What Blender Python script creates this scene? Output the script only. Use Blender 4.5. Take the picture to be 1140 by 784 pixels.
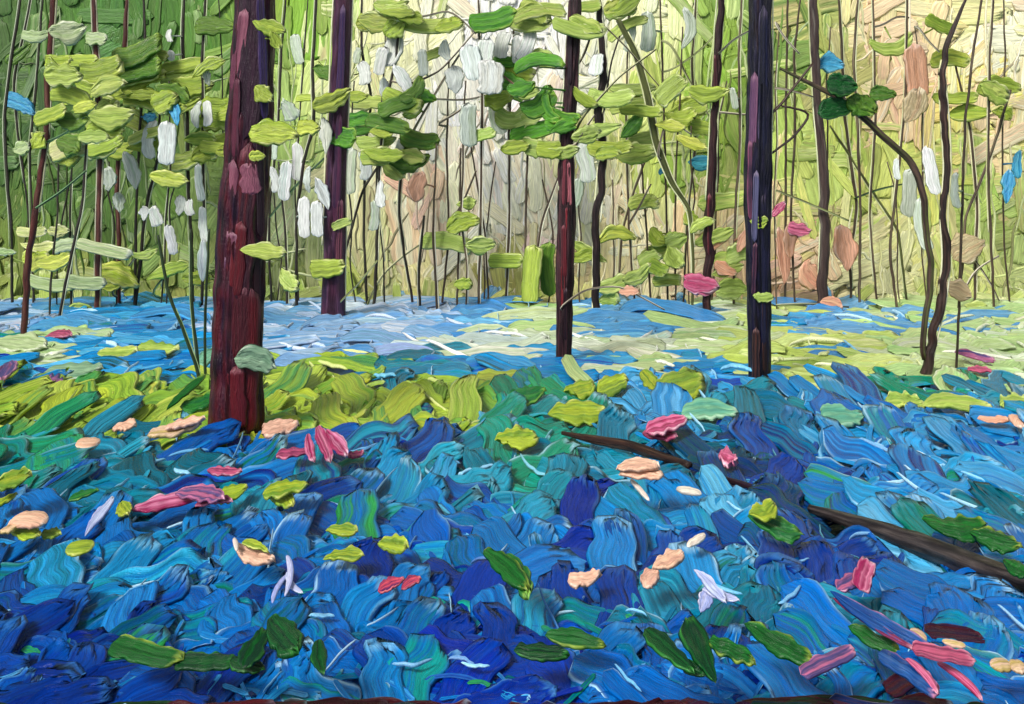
import bpy, math, random
import numpy as np

random.seed(7)
RS = np.random.RandomState(11)
S = bpy.context.scene
for o in list(bpy.data.objects):
    bpy.data.objects.remove(o)

# ------------------------------------------------------------------ camera, world, sun, exposure
PW, PH, F, HZ, EYE = 1140.0, 784.0, 1222.0, 250.0, 1.6   # photo size, focal length in its pixels, eye level row, eye height
cd = bpy.data.cameras.new('camera')
cam = bpy.data.objects.new('camera', cd)
S.collection.objects.link(cam)
cam.location = (0, 0, EYE)
cam.rotation_euler = (math.radians(90), 0, 0)
cd.sensor_fit = 'HORIZONTAL'
cd.sensor_width = 36
cd.lens = 36 * F / PW
cd.shift_y = (HZ - PH / 2) / PW
cd.clip_start, cd.clip_end = 0.05, 1500
S.camera = cam

SUN_EL, SUN_AZ = 41, 216          # degrees; azimuth clockwise from +Y (north): behind the camera, to the left
w = bpy.data.worlds.new('World')
S.world = w
w.use_nodes = True
nt = w.node_tree
nt.nodes.clear()
out = nt.nodes.new('ShaderNodeOutputWorld')
bg = nt.nodes.new('ShaderNodeBackground')
bg.inputs['Strength'].default_value = 0.05
sky = nt.nodes.new('ShaderNodeTexSky')
sky.sky_type = 'NISHITA'
sky.sun_disc = False
sky.sun_elevation = math.radians(SUN_EL)
sky.sun_rotation = math.radians(SUN_AZ)
sky.air_density = 1.0
sky.dust_density = 3.0
hs = nt.nodes.new('ShaderNodeHueSaturation')     # a thin overcast: the dome is nearly grey
hs.inputs['Saturation'].default_value = 0.35
nt.links.new(sky.outputs[0], hs.inputs['Color'])
nt.links.new(hs.outputs[0], bg.inputs['Color'])
nt.links.new(bg.outputs[0], out.inputs['Surface'])

sd = bpy.data.lights.new('sun', 'SUN')
sun = bpy.data.objects.new('sun', sd)
S.collection.objects.link(sun)
sd.energy = 1.5
sd.angle = math.radians(14)
sd.color = (1.0, 0.96, 0.90)
az, el = math.radians(SUN_AZ), math.radians(SUN_EL)
from mathutils import Vector
sdir = Vector((math.sin(az) * math.cos(el), math.cos(az) * math.cos(el), math.sin(el)))
sun.rotation_euler = sdir.to_track_quat('Z', 'Y').to_euler()

S.view_settings.view_transform = 'Standard'
S.view_settings.look = 'None'
S.view_settings.gamma = 1
S.view_settings.use_curve_mapping = False
S.view_settings.exposure = 1.14
S.cycles.max_bounces = 5
S.cycles.diffuse_bounces = 3
S.cycles.glossy_bounces = 2

# ------------------------------------------------------------------ helpers
def lin(c):
    c = np.asarray(c, float) / 255.0
    return np.where(c <= 0.04045, c / 12.92, ((c + 0.055) / 1.055) ** 2.4)

def at(px, py, Y):
    return np.array([(px - PW / 2) / F * Y, Y, EYE - (py - HZ) / F * Y])

def ground_y(py):
    return EYE * F / max(py - HZ, 8.0)

def paint(name, rough, bump, sx=2.0, sy=30.0, spec=0.35, grain=0.2):
    m = bpy.data.materials.new(name)
    m.use_nodes = True
    n, l = m.node_tree.nodes, m.node_tree.links
    b = n['Principled BSDF']
    at_ = n.new('ShaderNodeAttribute'); at_.attribute_name = 'Col'
    hg = n.new('ShaderNodeAttribute'); hg.attribute_name = 'hgt'
    uv = n.new('ShaderNodeUVMap'); uv.uv_map = 'UVMap'
    mp = n.new('ShaderNodeMapping'); mp.inputs['Scale'].default_value = (sx, sy, 1)
    l.new(uv.outputs[0], mp.inputs[0])
    nz = n.new('ShaderNodeTexNoise'); nz.inputs['Scale'].default_value = 1.0
    nz.inputs['Detail'].default_value = 3; nz.inputs['Roughness'].default_value = 0.6
    l.new(mp.outputs[0], nz.inputs['Vector'])
    # streaks of slightly lighter and darker pigment that follow the bristles
    mp2 = n.new('ShaderNodeMapping'); mp2.inputs['Scale'].default_value = (1.1, 15.0, 1); mp2.inputs['Location'].default_value = (5.3, 9.1, 0)
    l.new(uv.outputs[0], mp2.inputs[0])
    nz2 = n.new('ShaderNodeTexNoise'); nz2.inputs['Scale'].default_value = 1.0; nz2.inputs['Detail'].default_value = 4
    l.new(mp2.outputs[0], nz2.inputs['Vector'])
    mr = n.new('ShaderNodeMapRange'); mr.inputs[1].default_value = 0.3; mr.inputs[2].default_value = 0.7
    mr.inputs[3].default_value = 0.72; mr.inputs[4].default_value = 1.28
    l.new(nz2.outputs['Fac'], mr.inputs[0])
    vm = n.new('ShaderNodeVectorMath'); vm.operation = 'SCALE'
    l.new(at_.outputs['Color'], vm.inputs[0]); l.new(mr.outputs[0], vm.inputs['Scale'])
    l.new(vm.outputs[0], b.inputs['Base Color'])
    bp = n.new('ShaderNodeBump'); bp.inputs['Strength'].default_value = bump
    gr = n.new('ShaderNodeTexNoise'); gr.inputs['Scale'].default_value = 26; gr.inputs['Detail'].default_value = 2
    l.new(uv.outputs[0], gr.inputs['Vector'])
    mx = n.new('ShaderNodeMath'); mx.operation = 'MULTIPLY_ADD'; mx.inputs[1].default_value = grain
    l.new(gr.outputs['Fac'], mx.inputs[0]); l.new(nz.outputs['Fac'], mx.inputs[2])
    l.new(mx.outputs[0], bp.inputs['Height']); l.new(hg.outputs['Fac'], bp.inputs['Distance'])
    l.new(bp.outputs[0], b.inputs['Normal'])
    b.inputs['Roughness'].default_value = rough
    b.inputs['Specular IOR Level'].default_value = spec
    return m

M_FLOWER = paint('flower', 0.17, 0.8, spec=0.30, grain=0.35)
M_FLOWER.node_tree.nodes['Principled BSDF'].inputs['IOR'].default_value = 1.3
M_LEAF = paint('leaf', 0.22, 0.9, grain=0.25)
M_WOOD = paint('far_foliage', 0.40, 0.6, 3.0, 24.0)
M_BARK = paint('bark', 0.36, 1.0, 2.0, 22.0)

def mesh_object(name, V, Q, C, UV, H, mat, parent=None):
    """V (n,3); Q (m,4) quads; C (n,3) linear colour; UV (n,2); H (n,) height scale."""
    me = bpy.data.meshes.new(name)
    n, m = len(V), len(Q)
    me.vertices.add(n)
    me.vertices.foreach_set('co', np.ascontiguousarray(V, dtype=np.float32).ravel())
    me.loops.add(m * 4)
    me.loops.foreach_set('vertex_index', np.ascontiguousarray(Q, dtype=np.int32).ravel())
    me.polygons.add(m)
    me.polygons.foreach_set('loop_start', np.arange(m, dtype=np.int32) * 4)
    me.polygons.foreach_set('use_smooth', np.ones(m, dtype=bool))
    me.update(calc_edges=True)
    ca = me.color_attributes.new('Col', 'FLOAT_COLOR', 'POINT')
    c4 = np.ones((n, 4), np.float32); c4[:, :3] = np.clip(C, 0.0, 0.9)
    ca.data.foreach_set('color', c4.ravel())
    ha = me.attributes.new('hgt', 'FLOAT', 'POINT')
    ha.data.foreach_set('value', np.ascontiguousarray(H, dtype=np.float32))
    uvl = me.uv_layers.new(name='UVMap')
    uvl.data.foreach_set('uv', np.ascontiguousarray(UV[np.asarray(Q).ravel()], dtype=np.float32).ravel())
    me.materials.append(mat)
    me.validate()
    o = bpy.data.objects.new(name, me)
    S.collection.objects.link(o)
    if parent is not None:
        o.parent = parent
    return o

def smooth_rows(a, k):
    for _ in range(k):
        p = np.pad(a, ((0, 0), (1, 1)), mode='edge')
        a = 0.25 * p[:, :-2] + 0.5 * p[:, 1:-1] + 0.25 * p[:, 2:]
    return a

# ---- thick daubs: a closed body with bristle grooves, pushed-up rims and a ridge where the blade lifted
def D(px, py, L, W, ang, col, kind='brush', col2=None, edge=None, thick=None, Y=10.0, tilt=0.0, bend=0.0, wave=0.0,
      wrap=0.0, ridge=1.0, twist=0.0, arch=0.0):
    return dict(px=px, py=py, L=L, W=W, ang=ang, col=col, kind=kind, col2=col2, edge=edge, thick=thick, Y=Y, tilt=tilt,
                bend=bend, wave=wave, wrap=wrap, ridge=ridge, twist=twist, arch=arch)

RELIEF = 0.75
def daubs(lst, nt_=18, ns_=17, origin=None):
    N = len(lst)
    g = lambda k: np.array([float(d[k]) for d in lst])
    Y = g('Y'); sc = Y / F
    L = g('L') * sc; W = g('W') * sc
    a = np.radians(g('ang')); th = np.radians(g('tilt')); tw = np.radians(g('twist'))
    TH = np.array([(d['thick'] if d['thick'] else 0.5 * math.sqrt(d['W'])) for d in lst]) * sc
    P = np.stack([(g('px') - PW / 2) * sc, Y, EYE - (g('py') - HZ) * sc], 1)
    X = np.stack([np.cos(tw), np.sin(tw), 0 * tw], 1)                 # swing about the vertical
    F0 = np.stack([-np.sin(tw), np.cos(tw), 0 * tw], 1)              # away from the viewer
    k_ = np.tan(th) * (1 + 0 * Y)
    U = (np.array([0, 0, 1.0])[None] + F0 * k_[:, None]) / np.maximum(0.5, 1 + k_ * (EYE - P[:, 2]) / Y)[:, None]   # leaning back
    T = X * np.cos(a)[:, None] + U * np.sin(a)[:, None]
    B = -X * np.sin(a)[:, None] + U * np.cos(a)[:, None]
    Nn = np.cross(X, U); Nn /= np.linalg.norm(Nn, axis=1)[:, None]    # towards the viewer
    t = np.linspace(0, 1, nt_)[None, :, None]
    s = np.linspace(-1, 1, ns_)[None, None, :]
    leaf = np.array([d['kind'] == 'leaf' for d in lst])[:, None, None]
    blob = np.array([d['kind'] == 'blob' for d in lst])[:, None, None]
    r1 = smooth_rows(RS.uniform(-1, 1, (N, nt_)), 2)[:, :, None]
    r2 = smooth_rows(RS.uniform(-1, 1, (N, nt_)), 2)[:, :, None]
    rs = smooth_rows(RS.uniform(-1, 1, (N, ns_)), 1)[:, None, :]
    br = RS.uniform(-1, 1, (N, ns_))[:, None, :]
    br2 = RS.uniform(-1, 1, (N, ns_))[:, None, :]
    cm = (1.0 * smooth_rows(RS.uniform(-1, 1, (N, ns_)), 1) + 0.55 * RS.uniform(-1, 1, (N, ns_)))[:, None, :]
    e = 2 * t - 1
    pa = RS.uniform(0.62, 1.5, (N, 1, 1))
    wb = np.clip(1 - np.abs(e) ** 9, 0, 1) ** 0.4 * (0.93 + 0.15 * r1) * (1 + RS.uniform(-0.3, 0.15, (N, 1, 1)) * t)
    wl = np.clip(np.sin(np.pi * np.clip(t, 0, 1) ** pa), 0, 1) ** 0.52 * (1 + 0.34 * r1)
    wo = np.clip(1 - np.abs(e) ** 2.4, 0, 1) ** 0.5 * (1 + 0.10 * r1)
    hw = np.where(leaf, wl, np.where(blob, wo, wb)) + 0.02
    W3, L3, T3 = W[:, None, None], L[:, None, None], TH[:, None, None]
    bend = g('bend')[:, None, None]; wave = g('wave')[:, None, None]
    rag = 0.6 * rs + 0.4 * br
    x = L3 * (t - 0.5) + np.where(leaf, 0.16 * W3, np.where(blob, 0.0, 0.15 * W3)) * rag * (0.35 + t)
    y = W3 * 0.5 * s * hw + bend * L3 * (1 - e ** 2) * 0.5 + wave * W3 * smooth_rows(r2[:, :, 0] * 1.5, 1)[:, :, None] \
        + 0.06 * W3 * r2
    rd = g('ridge')[:, None, None]
    rim2 = np.clip(1 - s ** 10, 0, 1) * np.clip(1 - e ** 12, 0, 1)
    rim_w = np.exp(-((np.abs(s) - 0.86) / 0.10) ** 2) * np.clip(0.35 + 0.9 * r2 + 0.5 * r1 * np.sign(s), 0, 1.6)
    end_w = np.exp(-((t - 0.93 - 0.05 * rs) / 0.045) ** 2) * np.clip(0.55 + 0.8 * rs + 0.3 * br2, 0, 1.7)
    fl = np.array([1.0 if d['kind'] == 'leaf' else RELIEF for d in lst])[:, None, None]
    h = np.where(fl < 0.5, 0.26, 0.55) + fl * (0.26 * br + 0.16 * br2 * np.sin(4 * t + 3 * br) + 0.30 * rs) + rd * (1.1 * end_w + 1.25 * rim_w)
    groove = np.exp(-((s - 0.35 * r2 - 0.1) / 0.15) ** 2)
    h = np.where(leaf, h + 0.35 * (1 - s ** 2) - 0.55 * groove, h) * rim2
    h = np.where(blob, 1.3 * np.sqrt(np.clip(1 - s ** 2, 0, 1) * np.clip(1 - e ** 2, 0, 1)) + 0.12 * br * rim2, h)
    z = T3 * h
    z = z + g('arch')[:, None, None] * L3 * (1 - e ** 2)
    wr = g('wrap')
    wr3 = np.where(wr > 0, wr, 1e9)[:, None, None] * sc[:, None, None]
    z = z - (y * y) / (2 * wr3)
    rim = np.ones((1, nt_, ns_)); rim[:, 0, :] = 0; rim[:, -1, :] = 0; rim[:, :, 0] = 0; rim[:, :, -1] = 0
    z = z - (1 - rim) * T3 * 0.35
    V = P[:, None, None, :] + x[..., None] * T[:, None, None, :] + y[..., None] * B[:, None, None, :] + z[..., None] * Nn[:, None, None, :]
    # pigment: two colours dragged together in streaks, a third gathered along the rims
    c1 = np.array([lin(d['col']) for d in lst])[:, None, None, :]
    c2 = np.array([lin(d['col2'] if d['col2'] is not None else d['col']) for d in lst])[:, None, None, :]
    ce = np.array([lin(d['edge'] if d['edge'] is not None else d['col']) for d in lst])[:, None, None, :]
    mix = np.clip(0.42 + cm + 0.35 * r2, 0, 1)[..., None]
    C = c1 * (1 - mix) + c2 * mix
    em = np.clip(1.0 * np.exp(-((t - 0.95 - 0.04 * rs) / 0.035) ** 2) * (0.7 + 0.9 * rs) + 0.9 * np.exp(-((s - np.sign(pa - 1) * 0.89) / 0.06) ** 2) * (0.6 + 1.5 * r1) + 0 * e, 0, 1)[..., None]
    C = C * (1 - em) + ce * em
    asp = (L / np.maximum(W, 1e-6))[:, None, None]
    uu = np.broadcast_to(t * asp + RS.uniform(0, 80, N)[:, None, None], (N, nt_, ns_))
    vv = np.broadcast_to(s * 0.5 * hw + RS.uniform(0, 80, N)[:, None, None], (N, nt_, ns_))
    UV = np.stack([uu, vv], -1).reshape(-1, 2)
    Hh = np.broadcast_to(W3 * 0.07, (N, nt_, ns_)).reshape(-1)
    i, j = np.meshgrid(np.arange(nt_ - 1), np.arange(ns_ - 1), indexing='ij')
    q = np.stack([i * ns_ + j, (i + 1) * ns_ + j, (i + 1) * ns_ + j + 1, i * ns_ + j + 1], -1).reshape(-1, 4)[:, ::-1]
    k = np.arange(nt_ - 1)
    back = np.stack([k * ns_, k * ns_ + ns_ - 1, (k + 1) * ns_ + ns_ - 1, (k + 1) * ns_], -1)[:, ::-1]
    q = np.concatenate([q, back])
    Q = (q[None] + (np.arange(N) * nt_ * ns_)[:, None, None]).reshape(-1, 4)
    V = V.reshape(-1, 3)
    if origin is not None:
        V = V - np.asarray(origin)[None]
    return V, Q, C.reshape(-1, 3), UV, Hh

def daub_object(name, lst, mat, parent=None, origin=None, nt_=18, ns_=17, extra=None):
    parts = [daubs(lst, nt_, ns_, origin)]
    if extra:
        parts += extra
    return join(name, parts, mat, parent)

def join(name, parts, mat, parent=None):
    off = 0; qs = []
    for p in parts:
        qs.append(p[1] + off); off += len(p[0])
    cat = lambda k: np.concatenate([p[k] for p in parts])
    return mesh_object(name, cat(0), np.concatenate(qs), cat(2), cat(3), cat(4), mat, parent)

# ---- a tapering, uneven limb along a 3-D path
def limb(pts, rad, cols, ring=16, step=0.12, rough=0.10, origin=None, pale=None, freq=1.0, kink=0.0):
    pts = np.asarray(pts, float); rad = np.asarray(rad, float)
    seg = np.linalg.norm(np.diff(pts, axis=0), axis=1)
    cum = np.concatenate([[0], np.cumsum(seg)])
    n = max(4, int(cum[-1] / step) + 1)
    u = np.linspace(0, cum[-1], n)
    P = np.stack([np.interp(u, cum, pts[:, k]) for k in range(3)], 1)
    for _ in range(3):
        P[1:-1] = 0.25 * P[:-2] + 0.5 * P[1:-1] + 0.25 * P[2:]
    R = np.interp(u, cum, rad)
    if kink:
        j = smooth_rows(RS.normal(0, 1, (1, n)), 2)[0]
        P[1:-1, 0] += (j * R * kink)[1:-1]
    R = R * (1 + rough * 1.0 * smooth_rows(RS.uniform(-1, 1, (1, n)), 5)[0])
    T = np.gradient(P, axis=0); T /= np.linalg.norm(T, axis=1)[:, None]
    A = np.cross(T, np.array([0, 1.0, 0])); A /= np.maximum(np.linalg.norm(A, axis=1)[:, None], 1e-6)
    Bv = np.cross(T, A)
    Bv *= np.where(Bv[:, 1:2] > 0, -1, 1)          # towards the viewer
    al = np.arange(ring) / ring * 2 * math.pi
    # grooves that run along the limb
    lanes = RS.uniform(-1, 1, (1, ring))
    drift = 1.5 * smooth_rows(RS.uniform(-1, 1, (ring, n)), 14).T + 0.25 * smooth_rows(RS.uniform(-1, 1, (ring, n)), 2).T
    bump = 1 + rough * (0.7 * lanes + 1.3 * drift)
    V = P[:, None] + R[:, None, None] * bump[..., None] * (np.sin(al)[None, :, None] * A[:, None] + np.cos(al)[None, :, None] * Bv[:, None])
    cl = np.array([lin(c) for c in cols])
    val = smooth_rows(RS.uniform(0, 1, (1, ring)), 0)[0][None] * 0.6 + smooth_rows(RS.uniform(0, 1, (ring, n)), 9).T * 2.0 - 0.80
    ix = np.clip(val, 0, 0.999) * (len(cl) - 1)
    lo = np.floor(ix).astype(int); fr = (ix - lo)[..., None]
    C = cl[lo] * (1 - fr) + cl[np.minimum(lo + 1, len(cl) - 1)] * fr
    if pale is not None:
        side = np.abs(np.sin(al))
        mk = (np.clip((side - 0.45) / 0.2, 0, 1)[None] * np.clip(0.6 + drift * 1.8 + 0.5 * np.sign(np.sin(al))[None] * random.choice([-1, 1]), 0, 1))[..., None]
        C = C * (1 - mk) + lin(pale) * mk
    UV = np.stack(np.broadcast_arrays((u / (R.mean() * 4))[:, None] + random.uniform(0, 50), al[None] / 2.0), -1)
    H = np.broadcast_to((R * 0.2)[:, None], (n, ring))
    i, j = np.meshgrid(np.arange(n - 1), np.arange(ring), indexing='ij')
    j2 = (j + 1) % ring
    Q = np.stack([i * ring + j, i * ring + j2, (i + 1) * ring + j2, (i + 1) * ring + j], -1).reshape(-1, 4)
    V = V.reshape(-1, 3); C = C.reshape(-1, 3); UV = UV.reshape(-1, 2).copy(); H = H.reshape(-1).copy()
    # close both ends with a centre point
    caps = []
    base = len(V)
    V = np.concatenate([V, P[:1], P[-1:]]); C = np.concatenate([C, C[:1], C[-1:]])
    UV = np.concatenate([UV, UV[:1], UV[-1:]]); H = np.concatenate([H, H[:1], H[-1:]])
    for kk in range(0, ring, 2):
        caps.append([base, (kk + 2) % ring, kk + 1, kk])
        b0 = (n - 1) * ring
        caps.append([base + 1, b0 + kk, b0 + kk + 1, b0 + (kk + 2) % ring])
    Q = np.concatenate([Q, np.array(caps)])
    if origin is not None:
        V = V - np.asarray(origin)[None]
    return V, Q, C, UV, H

def empty(name, loc, label, cat, group=None):
    o = bpy.data.objects.new(name, None)
    o.empty_display_size = 0.1
    S.collection.objects.link(o)
    o.location = tuple(loc)
    o['label'] = label; o['category'] = cat
    if group:
        o['group'] = group
    return o

def tag(o, label=None, cat=None, group=None, kind=None):
    if label: o['label'] = label
    if cat: o['category'] = cat
    if group: o['group'] = group
    if kind: o['kind'] = kind
    return o

def jit(c, a=10):
    g = random.gauss(0, a * 0.6)
    m = max(c) / 255.0
    return tuple(max(0, min(255, v * (1 + g / 130) + random.gauss(0, a * 0.5) * (0.25 + 0.75 * v / 255))) for v in c)

def mixc(a, b, k):
    return tuple(x * (1 - k) + y * k for x, y in zip(a, b))

# ------------------------------------------------------------------ ground
def make_ground():
    m = bpy.data.materials.new('woodland_floor')
    m.use_nodes = True
    n, l = m.node_tree.nodes, m.node_tree.links
    b = n['Principled BSDF']
    tc = n.new('ShaderNodeTexCoord')
    nz = n.new('ShaderNodeTexNoise'); nz.inputs['Scale'].default_value = 1.7; nz.inputs['Detail'].default_value = 6
    l.new(tc.outputs['Object'], nz.inputs['Vector'])
    cr = n.new('ShaderNodeValToRGB')
    e = cr.color_ramp.elements
    e[0].position = 0.30; e[0].color = (*lin((12, 38, 90)), 1)
    e[1].position = 0.72; e[1].color = (*lin((25, 95, 70)), 1)
    k = e.new(0.5); k.color = (*lin((15, 70, 130)), 1)
    l.new(nz.outputs['Fac'], cr.inputs[0]); l.new(cr.outputs[0], b.inputs['Base Color'])
    nz2 = n.new('ShaderNodeTexNoise'); nz2.inputs['Scale'].default_value = 14; nz2.inputs['Detail'].default_value = 5
    l.new(tc.outputs['Object'], nz2.inputs['Vector'])
    bp = n.new('ShaderNodeBump'); bp.inputs['Strength'].default_value = 0.8; bp.inputs['Distance'].default_value = 0.05
    l.new(nz2.outputs['Fac'], bp.inputs['Height']); l.new(bp.outputs[0], b.inputs['Normal'])
    b.inputs['Roughness'].default_value = 0.4
    me = bpy.data.meshes.new('ground')
    R_ = 600
    me.from_pydata([(-R_, -R_, -0.22), (R_, -R_, -0.22), (R_, R_, -0.22), (-R_, R_, -0.22)], [], [(0, 1, 2, 3)])
    me.materials.append(m)
    o = bpy.data.objects.new('ground', me)
    S.collection.objects.link(o)
    tag(o, kind='structure')
make_ground()

# ------------------------------------------------------------------ far wood: a deep, ragged mass of leaf and light behind the trees
BGC = [
 (10,20,60,95,40),(10,120,50,85,35),(10,250,98,125,52),(20,325,120,140,70),(60,60,80,120,45),(60,200,72,110,42),
 (100,20,66,108,40),(100,130,60,98,35),(100,230,75,112,45),(100,315,128,146,74),(150,20,62,112,40),(150,190,80,118,50),
 (200,30,72,122,40),(220,150,112,142,70),(200,250,122,150,80),(180,325,132,150,75),
 (330,30,112,152,50),(330,120,150,176,100),(330,230,160,176,128),(330,325,128,150,80),
 (420,60,188,200,146),(420,180,194,198,152),(430,280,175,182,130),(420,335,148,160,88),
 (480,120,204,198,174),(500,180,206,182,160),(465,210,196,152,128),(480,235,204,172,152),(500,270,198,186,158),(500,325,164,170,108),
 (560,50,208,198,186),(560,150,214,194,186),(560,230,202,190,162),(560,325,148,156,88),
 (650,60,208,196,174),(650,150,192,192,140),(640,230,208,186,174),(650,315,176,172,120),
 (720,30,192,202,150),(720,130,150,172,80),(720,220,196,184,146),(720,315,192,182,146),
 (780,60,112,148,52),(790,150,116,152,56),(790,240,186,172,132),(790,315,190,162,132),
 (880,30,92,130,56),(880,130,140,162,80),(890,200,150,168,95),(880,290,212,168,138),(885,335,150,128,104),
 (930,40,150,160,90),(940,180,150,172,85),(960,290,192,192,142),
 (1000,60,200,172,140),(1015,110,180,156,132),(1000,200,166,178,95),(1000,300,192,198,140),
 (1080,50,190,180,128),(1080,130,178,178,95),(1080,220,146,172,88),(1080,315,168,184,112),
 (1130,60,196,184,158),(1130,150,184,168,132),(1130,250,150,172,100),(1130,325,172,188,126)]
BGA = np.array(BGC, float)
def bg_col(px, py, pick=True):
    d2 = (BGA[:, 0] - px) ** 2 + ((BGA[:, 1] - py) * 0.8) ** 2 + 300
    wt = 1 / d2 ** 2
    wt /= wt.sum()
    m = (BGA[:, 2:] * wt[:, None]).sum(0)
    if pick and random.random() < 0.38:
        k = RS.choice(len(BGA), p=wt)
        m = 0.4 * m + 0.6 * BGA[k, 2:]
    return m

def lift_(c):
    m = sum(c) / 3
    k = 0.98 + 0.23 * min(1, max(0, (m - 80) / 70))
    return tuple(min(246, v * k * q + 8) for v, q in zip(c, (1.075, 1.035, 1.035)))

def make_far_wood():
    lst = []
    # a deep backing of broad upright strokes, then finer ones; three ranks in depth
    for rank, (n_, Y0, Y1, Lr, Wr) in enumerate([(620, 23.12, 23.14, (130, 190), (64, 95)), (2100, 23.03, 23.09, (80, 150), (34, 60)), (900, 22.97, 23.02, (30, 90), (9, 22))]):
        for i in range(n_):
            px = random.uniform(-420, 1560); py = random.uniform(-130, 345)
            if rank == 0:                                     # an even lattice, so that nothing shows through
                px = -420 + (i % 40) * 50 + random.uniform(-16, 16); py = -120 + (i // 40) * 31 + random.uniform(-10, 10)
            L = random.uniform(*Lr); W = random.uniform(*Wr)
            ang = random.gauss(90, 14)
            if random.random() < 0.22: ang = random.gauss(20, 50)
            if px > 860 and random.random() < 0.4: ang = random.gauss(5, 14)
            if py > 300: L *= 0.6
            py = min(py, 340 - abs(math.sin(math.radians(ang))) * L * 0.4)
            cx = min(1136, max(4, px))
            c = bg_col(cx, max(2, py))
            c = lift_(jit(c, 8 if rank < 2 else 12))
            lighter = mixc(c, (240, 238, 224), random.uniform(0.08, 0.30))
            c2 = lift_(jit(bg_col(cx + random.uniform(-40, 40), max(2, py + random.uniform(-30, 30))), 9))
            if rank == 2 and random.random() < 0.25: c = mixc(c, (240, 238, 228), random.uniform(0.1, 0.4))
            lst.append(D(px, py, L, W, ang, c, 'brush', c2, lighter, thick=(1.6 if rank == 0 else 1.15 if rank == 1 else 0.95),
                         Y=random.uniform(Y0, Y1), tilt=random.uniform(0, 1), bend=random.gauss(0, 0.05), twist=random.gauss(0, 0.6), ridge=0.8))
    # fine raised threads of paint: stalks and dead stems in the thicket
    for i in range(260):
        px = random.uniform(-60, 1200); py = random.uniform(20, 330)
        cx = min(1136, max(4, px)); c = lift_(bg_col(cx, py, False))
        k = random.random()
        if k < 0.08: c = mixc(c, (70, 62, 50), 0.5)
        elif k < 0.75: c = mixc(c, (240, 238, 225), 0.45)
        L = random.uniform(30, 110)
        ang = random.gauss(90, 6) if random.random() < 0.7 else random.uniform(0, 180)
        if ang < 60 or ang > 120: L *= 0.6
        lst.append(D(px, min(py, 338 - L / 2 if 60 < ang < 120 else 330), L, random.uniform(1.8, 3.2), ang, c, 'blob', thick=1.6, Y=random.uniform(22.0, 22.4), bend=random.gauss(0, .02), wave=0.8))
    o = daub_object('far_wood', lst, M_WOOD)
    tag(o, 'pale green, cream and pink mass of far woodland behind the trunks', 'woodland', kind='stuff')
make_far_wood()

# ------------------------------------------------------------------ the flower carpet
PAL = {
 'sky': [(4,126,192),(30,150,210),(0,104,176),(90,178,226),(6,128,188)],
 'mid': [(0,94,178),(0,110,190),(0,78,162),(18,128,202),(0,98,170)],
 'far': [(52,132,192),(74,150,204),(40,118,182),(104,168,212),(60,140,200)],
 'deep': [(0,56,146),(0,40,132),(0,78,162),(0,32,102),(0,88,164)],
 'ultra': [(0,38,146),(0,26,120),(0,68,168),(0,52,158)],
 'teal': [(0,112,152),(0,98,130),(6,132,152),(0,86,104),(34,154,188)],
 'dteal': [(4,68,84),(3,48,78),(6,84,100),(8,48,116)],
 'tgreen': [(0,132,98),(0,112,88),(10,146,134),(44,156,76),(4,124,156)],
 'green': [(75,145,40),(40,125,50),(112,162,40),(30,130,80)],
 'lime': [(166,188,56),(142,174,48),(186,202,84),(112,160,50),(174,186,54),(60,140,80)],
 'pale': [(185,206,140),(170,200,128),(205,216,190),(150,190,120)],
 'plime': [(176,198,96),(190,206,116),(164,190,84),(204,216,152)],
 'lav': [(112,158,206),(150,180,214),(80,146,204),(184,200,220),(56,136,200),(196,206,220)],
 'cream': [(200,208,188),(186,202,164),(166,190,138),(180,196,200)],
 'soil': [(66,14,22),(40,10,16),(18,50,26),(84,22,30),(10,40,90)],
 'dgreen': [(15,78,26),(12,60,30),(30,100,40),(15,60,110)],
}
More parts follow.
